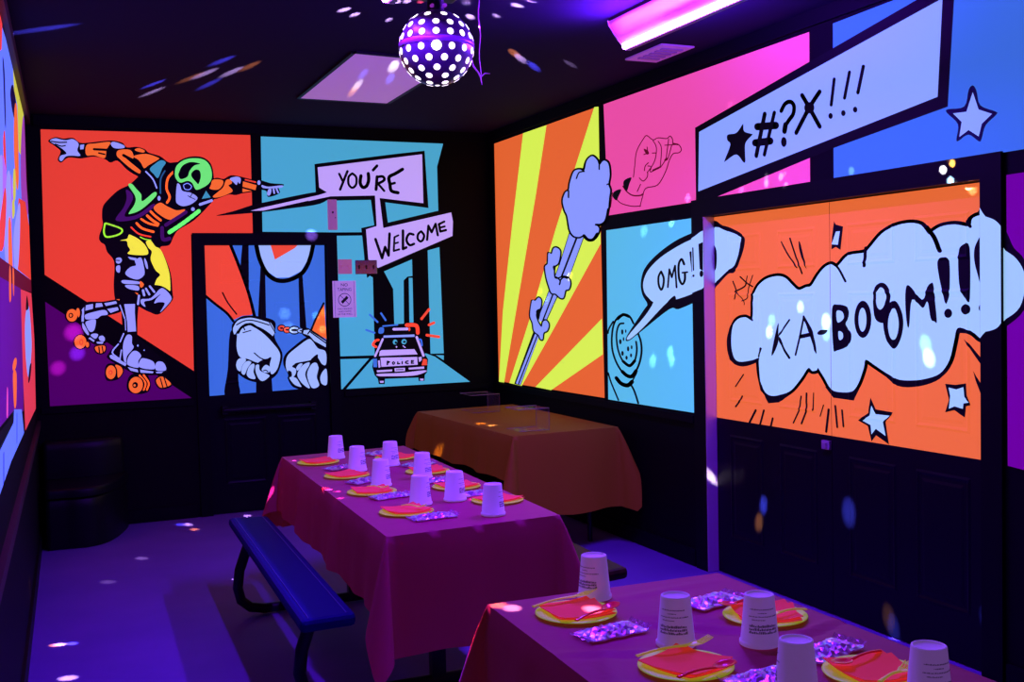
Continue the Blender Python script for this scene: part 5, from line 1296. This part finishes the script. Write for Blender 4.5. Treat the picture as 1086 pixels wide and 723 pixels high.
for i, (side, p, cpos, k) in enumerate(SIDE1):
    w = ORD[i % 4]; tb = 'farther table'
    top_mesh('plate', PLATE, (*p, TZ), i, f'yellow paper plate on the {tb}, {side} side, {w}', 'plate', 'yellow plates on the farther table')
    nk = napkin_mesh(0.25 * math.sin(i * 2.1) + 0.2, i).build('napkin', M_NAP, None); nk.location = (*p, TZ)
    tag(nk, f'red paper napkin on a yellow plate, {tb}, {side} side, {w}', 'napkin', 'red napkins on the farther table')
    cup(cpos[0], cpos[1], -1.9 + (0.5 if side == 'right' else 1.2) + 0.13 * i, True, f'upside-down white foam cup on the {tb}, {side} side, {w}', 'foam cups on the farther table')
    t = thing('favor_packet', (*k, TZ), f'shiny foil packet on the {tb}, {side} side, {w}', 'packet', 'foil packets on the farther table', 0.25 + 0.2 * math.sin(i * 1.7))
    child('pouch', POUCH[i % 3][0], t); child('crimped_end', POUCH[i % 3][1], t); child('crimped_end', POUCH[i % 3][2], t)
for (a, b), w in zip((((1.315, 4.135, TZ + 0.018), (1.375, 4.025, TZ + 0.024)), ((1.318, 4.635, TZ + 0.018), (1.378, 4.525, TZ + 0.024))), ('nearest plate', 'second nearest plate')):
    cutlery('fork', M_FORK, a, b, 'fork', f'yellow plastic fork on the {w} of the farther table, left side', 'yellow forks on the farther table')
SIDE2 = [('far left', (1.282, 2.551), (1.397, 2.664), (1.285, 2.366)), ('middle left', (1.312, 2.069), (1.379, 2.215), (1.415, 1.925)), ('far right', (1.701, 2.301), (1.557, 2.128), (1.657, 2.475)), ('lower right', (1.649, 1.847), (1.628, 1.662), (1.659, 2.007))]
FK = {0: ((1.183, 2.607), (1.383, 2.634)), 1: ((1.227, 2.14), (1.423, 2.133)), 2: ((1.795, 2.255), (1.655, 2.245)), 3: ((1.594, 1.765), (1.700, 1.79))}
SP = {0: ((1.223, 2.433), (1.384, 2.509)), 1: ((1.229, 1.969), (1.388, 1.99)), 2: ((1.755, 2.385), (1.609, 2.369)), 3: ((1.725, 1.909), (1.566, 1.877))}
RZN = (0.05, 0.42, -0.35, -0.1)
for i, (w, p, cpos, k) in enumerate(SIDE2):
    tb = 'nearest table'
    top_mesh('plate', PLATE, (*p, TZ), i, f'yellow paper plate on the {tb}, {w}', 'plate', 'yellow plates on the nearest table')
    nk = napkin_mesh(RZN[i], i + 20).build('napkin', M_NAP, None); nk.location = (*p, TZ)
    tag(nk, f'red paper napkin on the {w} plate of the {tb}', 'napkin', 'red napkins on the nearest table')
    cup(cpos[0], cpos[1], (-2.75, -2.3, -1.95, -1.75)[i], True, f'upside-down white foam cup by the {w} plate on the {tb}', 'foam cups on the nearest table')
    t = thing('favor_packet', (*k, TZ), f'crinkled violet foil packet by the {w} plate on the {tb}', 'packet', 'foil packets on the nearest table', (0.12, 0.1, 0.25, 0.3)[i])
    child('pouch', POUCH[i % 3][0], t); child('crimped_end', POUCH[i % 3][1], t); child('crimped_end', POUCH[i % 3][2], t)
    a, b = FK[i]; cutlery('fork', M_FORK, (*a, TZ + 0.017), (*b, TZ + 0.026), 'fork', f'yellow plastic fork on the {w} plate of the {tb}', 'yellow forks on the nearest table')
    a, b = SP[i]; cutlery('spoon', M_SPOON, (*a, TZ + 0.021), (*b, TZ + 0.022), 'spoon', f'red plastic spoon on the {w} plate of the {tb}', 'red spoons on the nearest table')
cup(1.419, 1.815, 2.0, True, 'upside-down white foam cup at the bottom edge, left of the lower right plate', 'foam cups on the nearest table')

# clear risers on the orange table
M_ACR = mat('clear_acrylic', (0.5, 0.4, 0.5), rough=0.06, spec=0.4, alpha=0.06, linear=True)
M_ACRE = mat('acrylic_edge', (0.30, 0.16, 0.24), rough=0.25, alpha=0.8, linear=True)
def riser(x0, x1, y0, y1, z, h, label):
    t = thing('display_riser', ((x0 + x1) / 2, (y0 + y1) / 2, z), label, 'display stand', 'clear risers on the orange table'); o = t.location; th = 0.005
    mb = MB(); mb.box((x0, y0, z), (x1, y1, z + th)); mb.build('base_plate', M_ACR, t, o)
    mb = MB(); mb.box((x1 - th, y0, z), (x1, y1, z + h)); mb.build('upright', M_ACR, t, o)
    mb = MB(); mb.box((x0 - 0.01, y0, z + h), (x1, y1, z + h + th)); mb.build('shelf', M_ACR, t, o)
    mb = MB()
    for y in (y0, y1):
        mb.tube([(x0 - 0.01, y, z + h + th), (x1, y, z + h + th), (x1, y, z + 0.004), (x0, y, z + 0.004)], 0.0022, 6)
    mb.tube([(x0 - 0.01, y0, z + h + th), (x0 - 0.01, y1, z + h + th)], 0.0022, 6); mb.build('edge', M_ACRE, t, o)
riser(2.72, 2.925, 6.14, 6.33, CZ + 0.001, 0.135, 'clear L-shaped display riser on the orange table, nearer one')
riser(2.885, 3.095, 7.33, 7.56, CZ + 0.001, 0.125, 'clear L-shaped display riser on the orange table, farther one')

# rounded black couch in the dark corner
M_COUCH = mat('black_vinyl', (0.004, 0.0035, 0.007), rough=0.4, spec=0.2, linear=True)
t = thing('couch', (0.28, 8.05, 0), 'low black rounded couch in the dark back left corner', 'couch'); o = t.location
def arc_block(z0, z1, y_front, bul, x0, x1, yb_, name, rnd_=0.03):
    mb = MB(); n = 20; top = []; 
    out = []
    for i in range(n + 1):
        u = i / n; x = x0 + (x1 - x0) * u; y = y_front + bul * (abs(2 * max(u, 0.25) - 0.75) ** 2.6)
        out.append((x, y))
    out += [(x1, yb_), (x0, yb_)]
    rows = []
    for dz, ins in ((0, 0.0), (0.75, 0.0), (0.93, 0.006), (0.985, 0.018), (1.0, 0.035)):
        rows.append([(min(max(x, x0 + ins), x1 - ins), min(y + ins, yb_ - ins), z0 + (z1 - z0) * dz) for x, y in out])
    mb.grid(rows, closed=True); mb.add(rows[-1], [tuple(range(len(out)))])
    return mb.build(name, M_COUCH, t, o)
arc_block(0.004, 0.34, 7.70, 0.32, 0.03, 0.575, 8.355, 'base'); arc_block(0.342, 0.40, 7.685, 0.33, 0.03, 0.585, 8.355, 'seat'); arc_block(0.402, 0.66, 8.16, 0.06, 0.03, 0.56, 8.355, 'backrest')
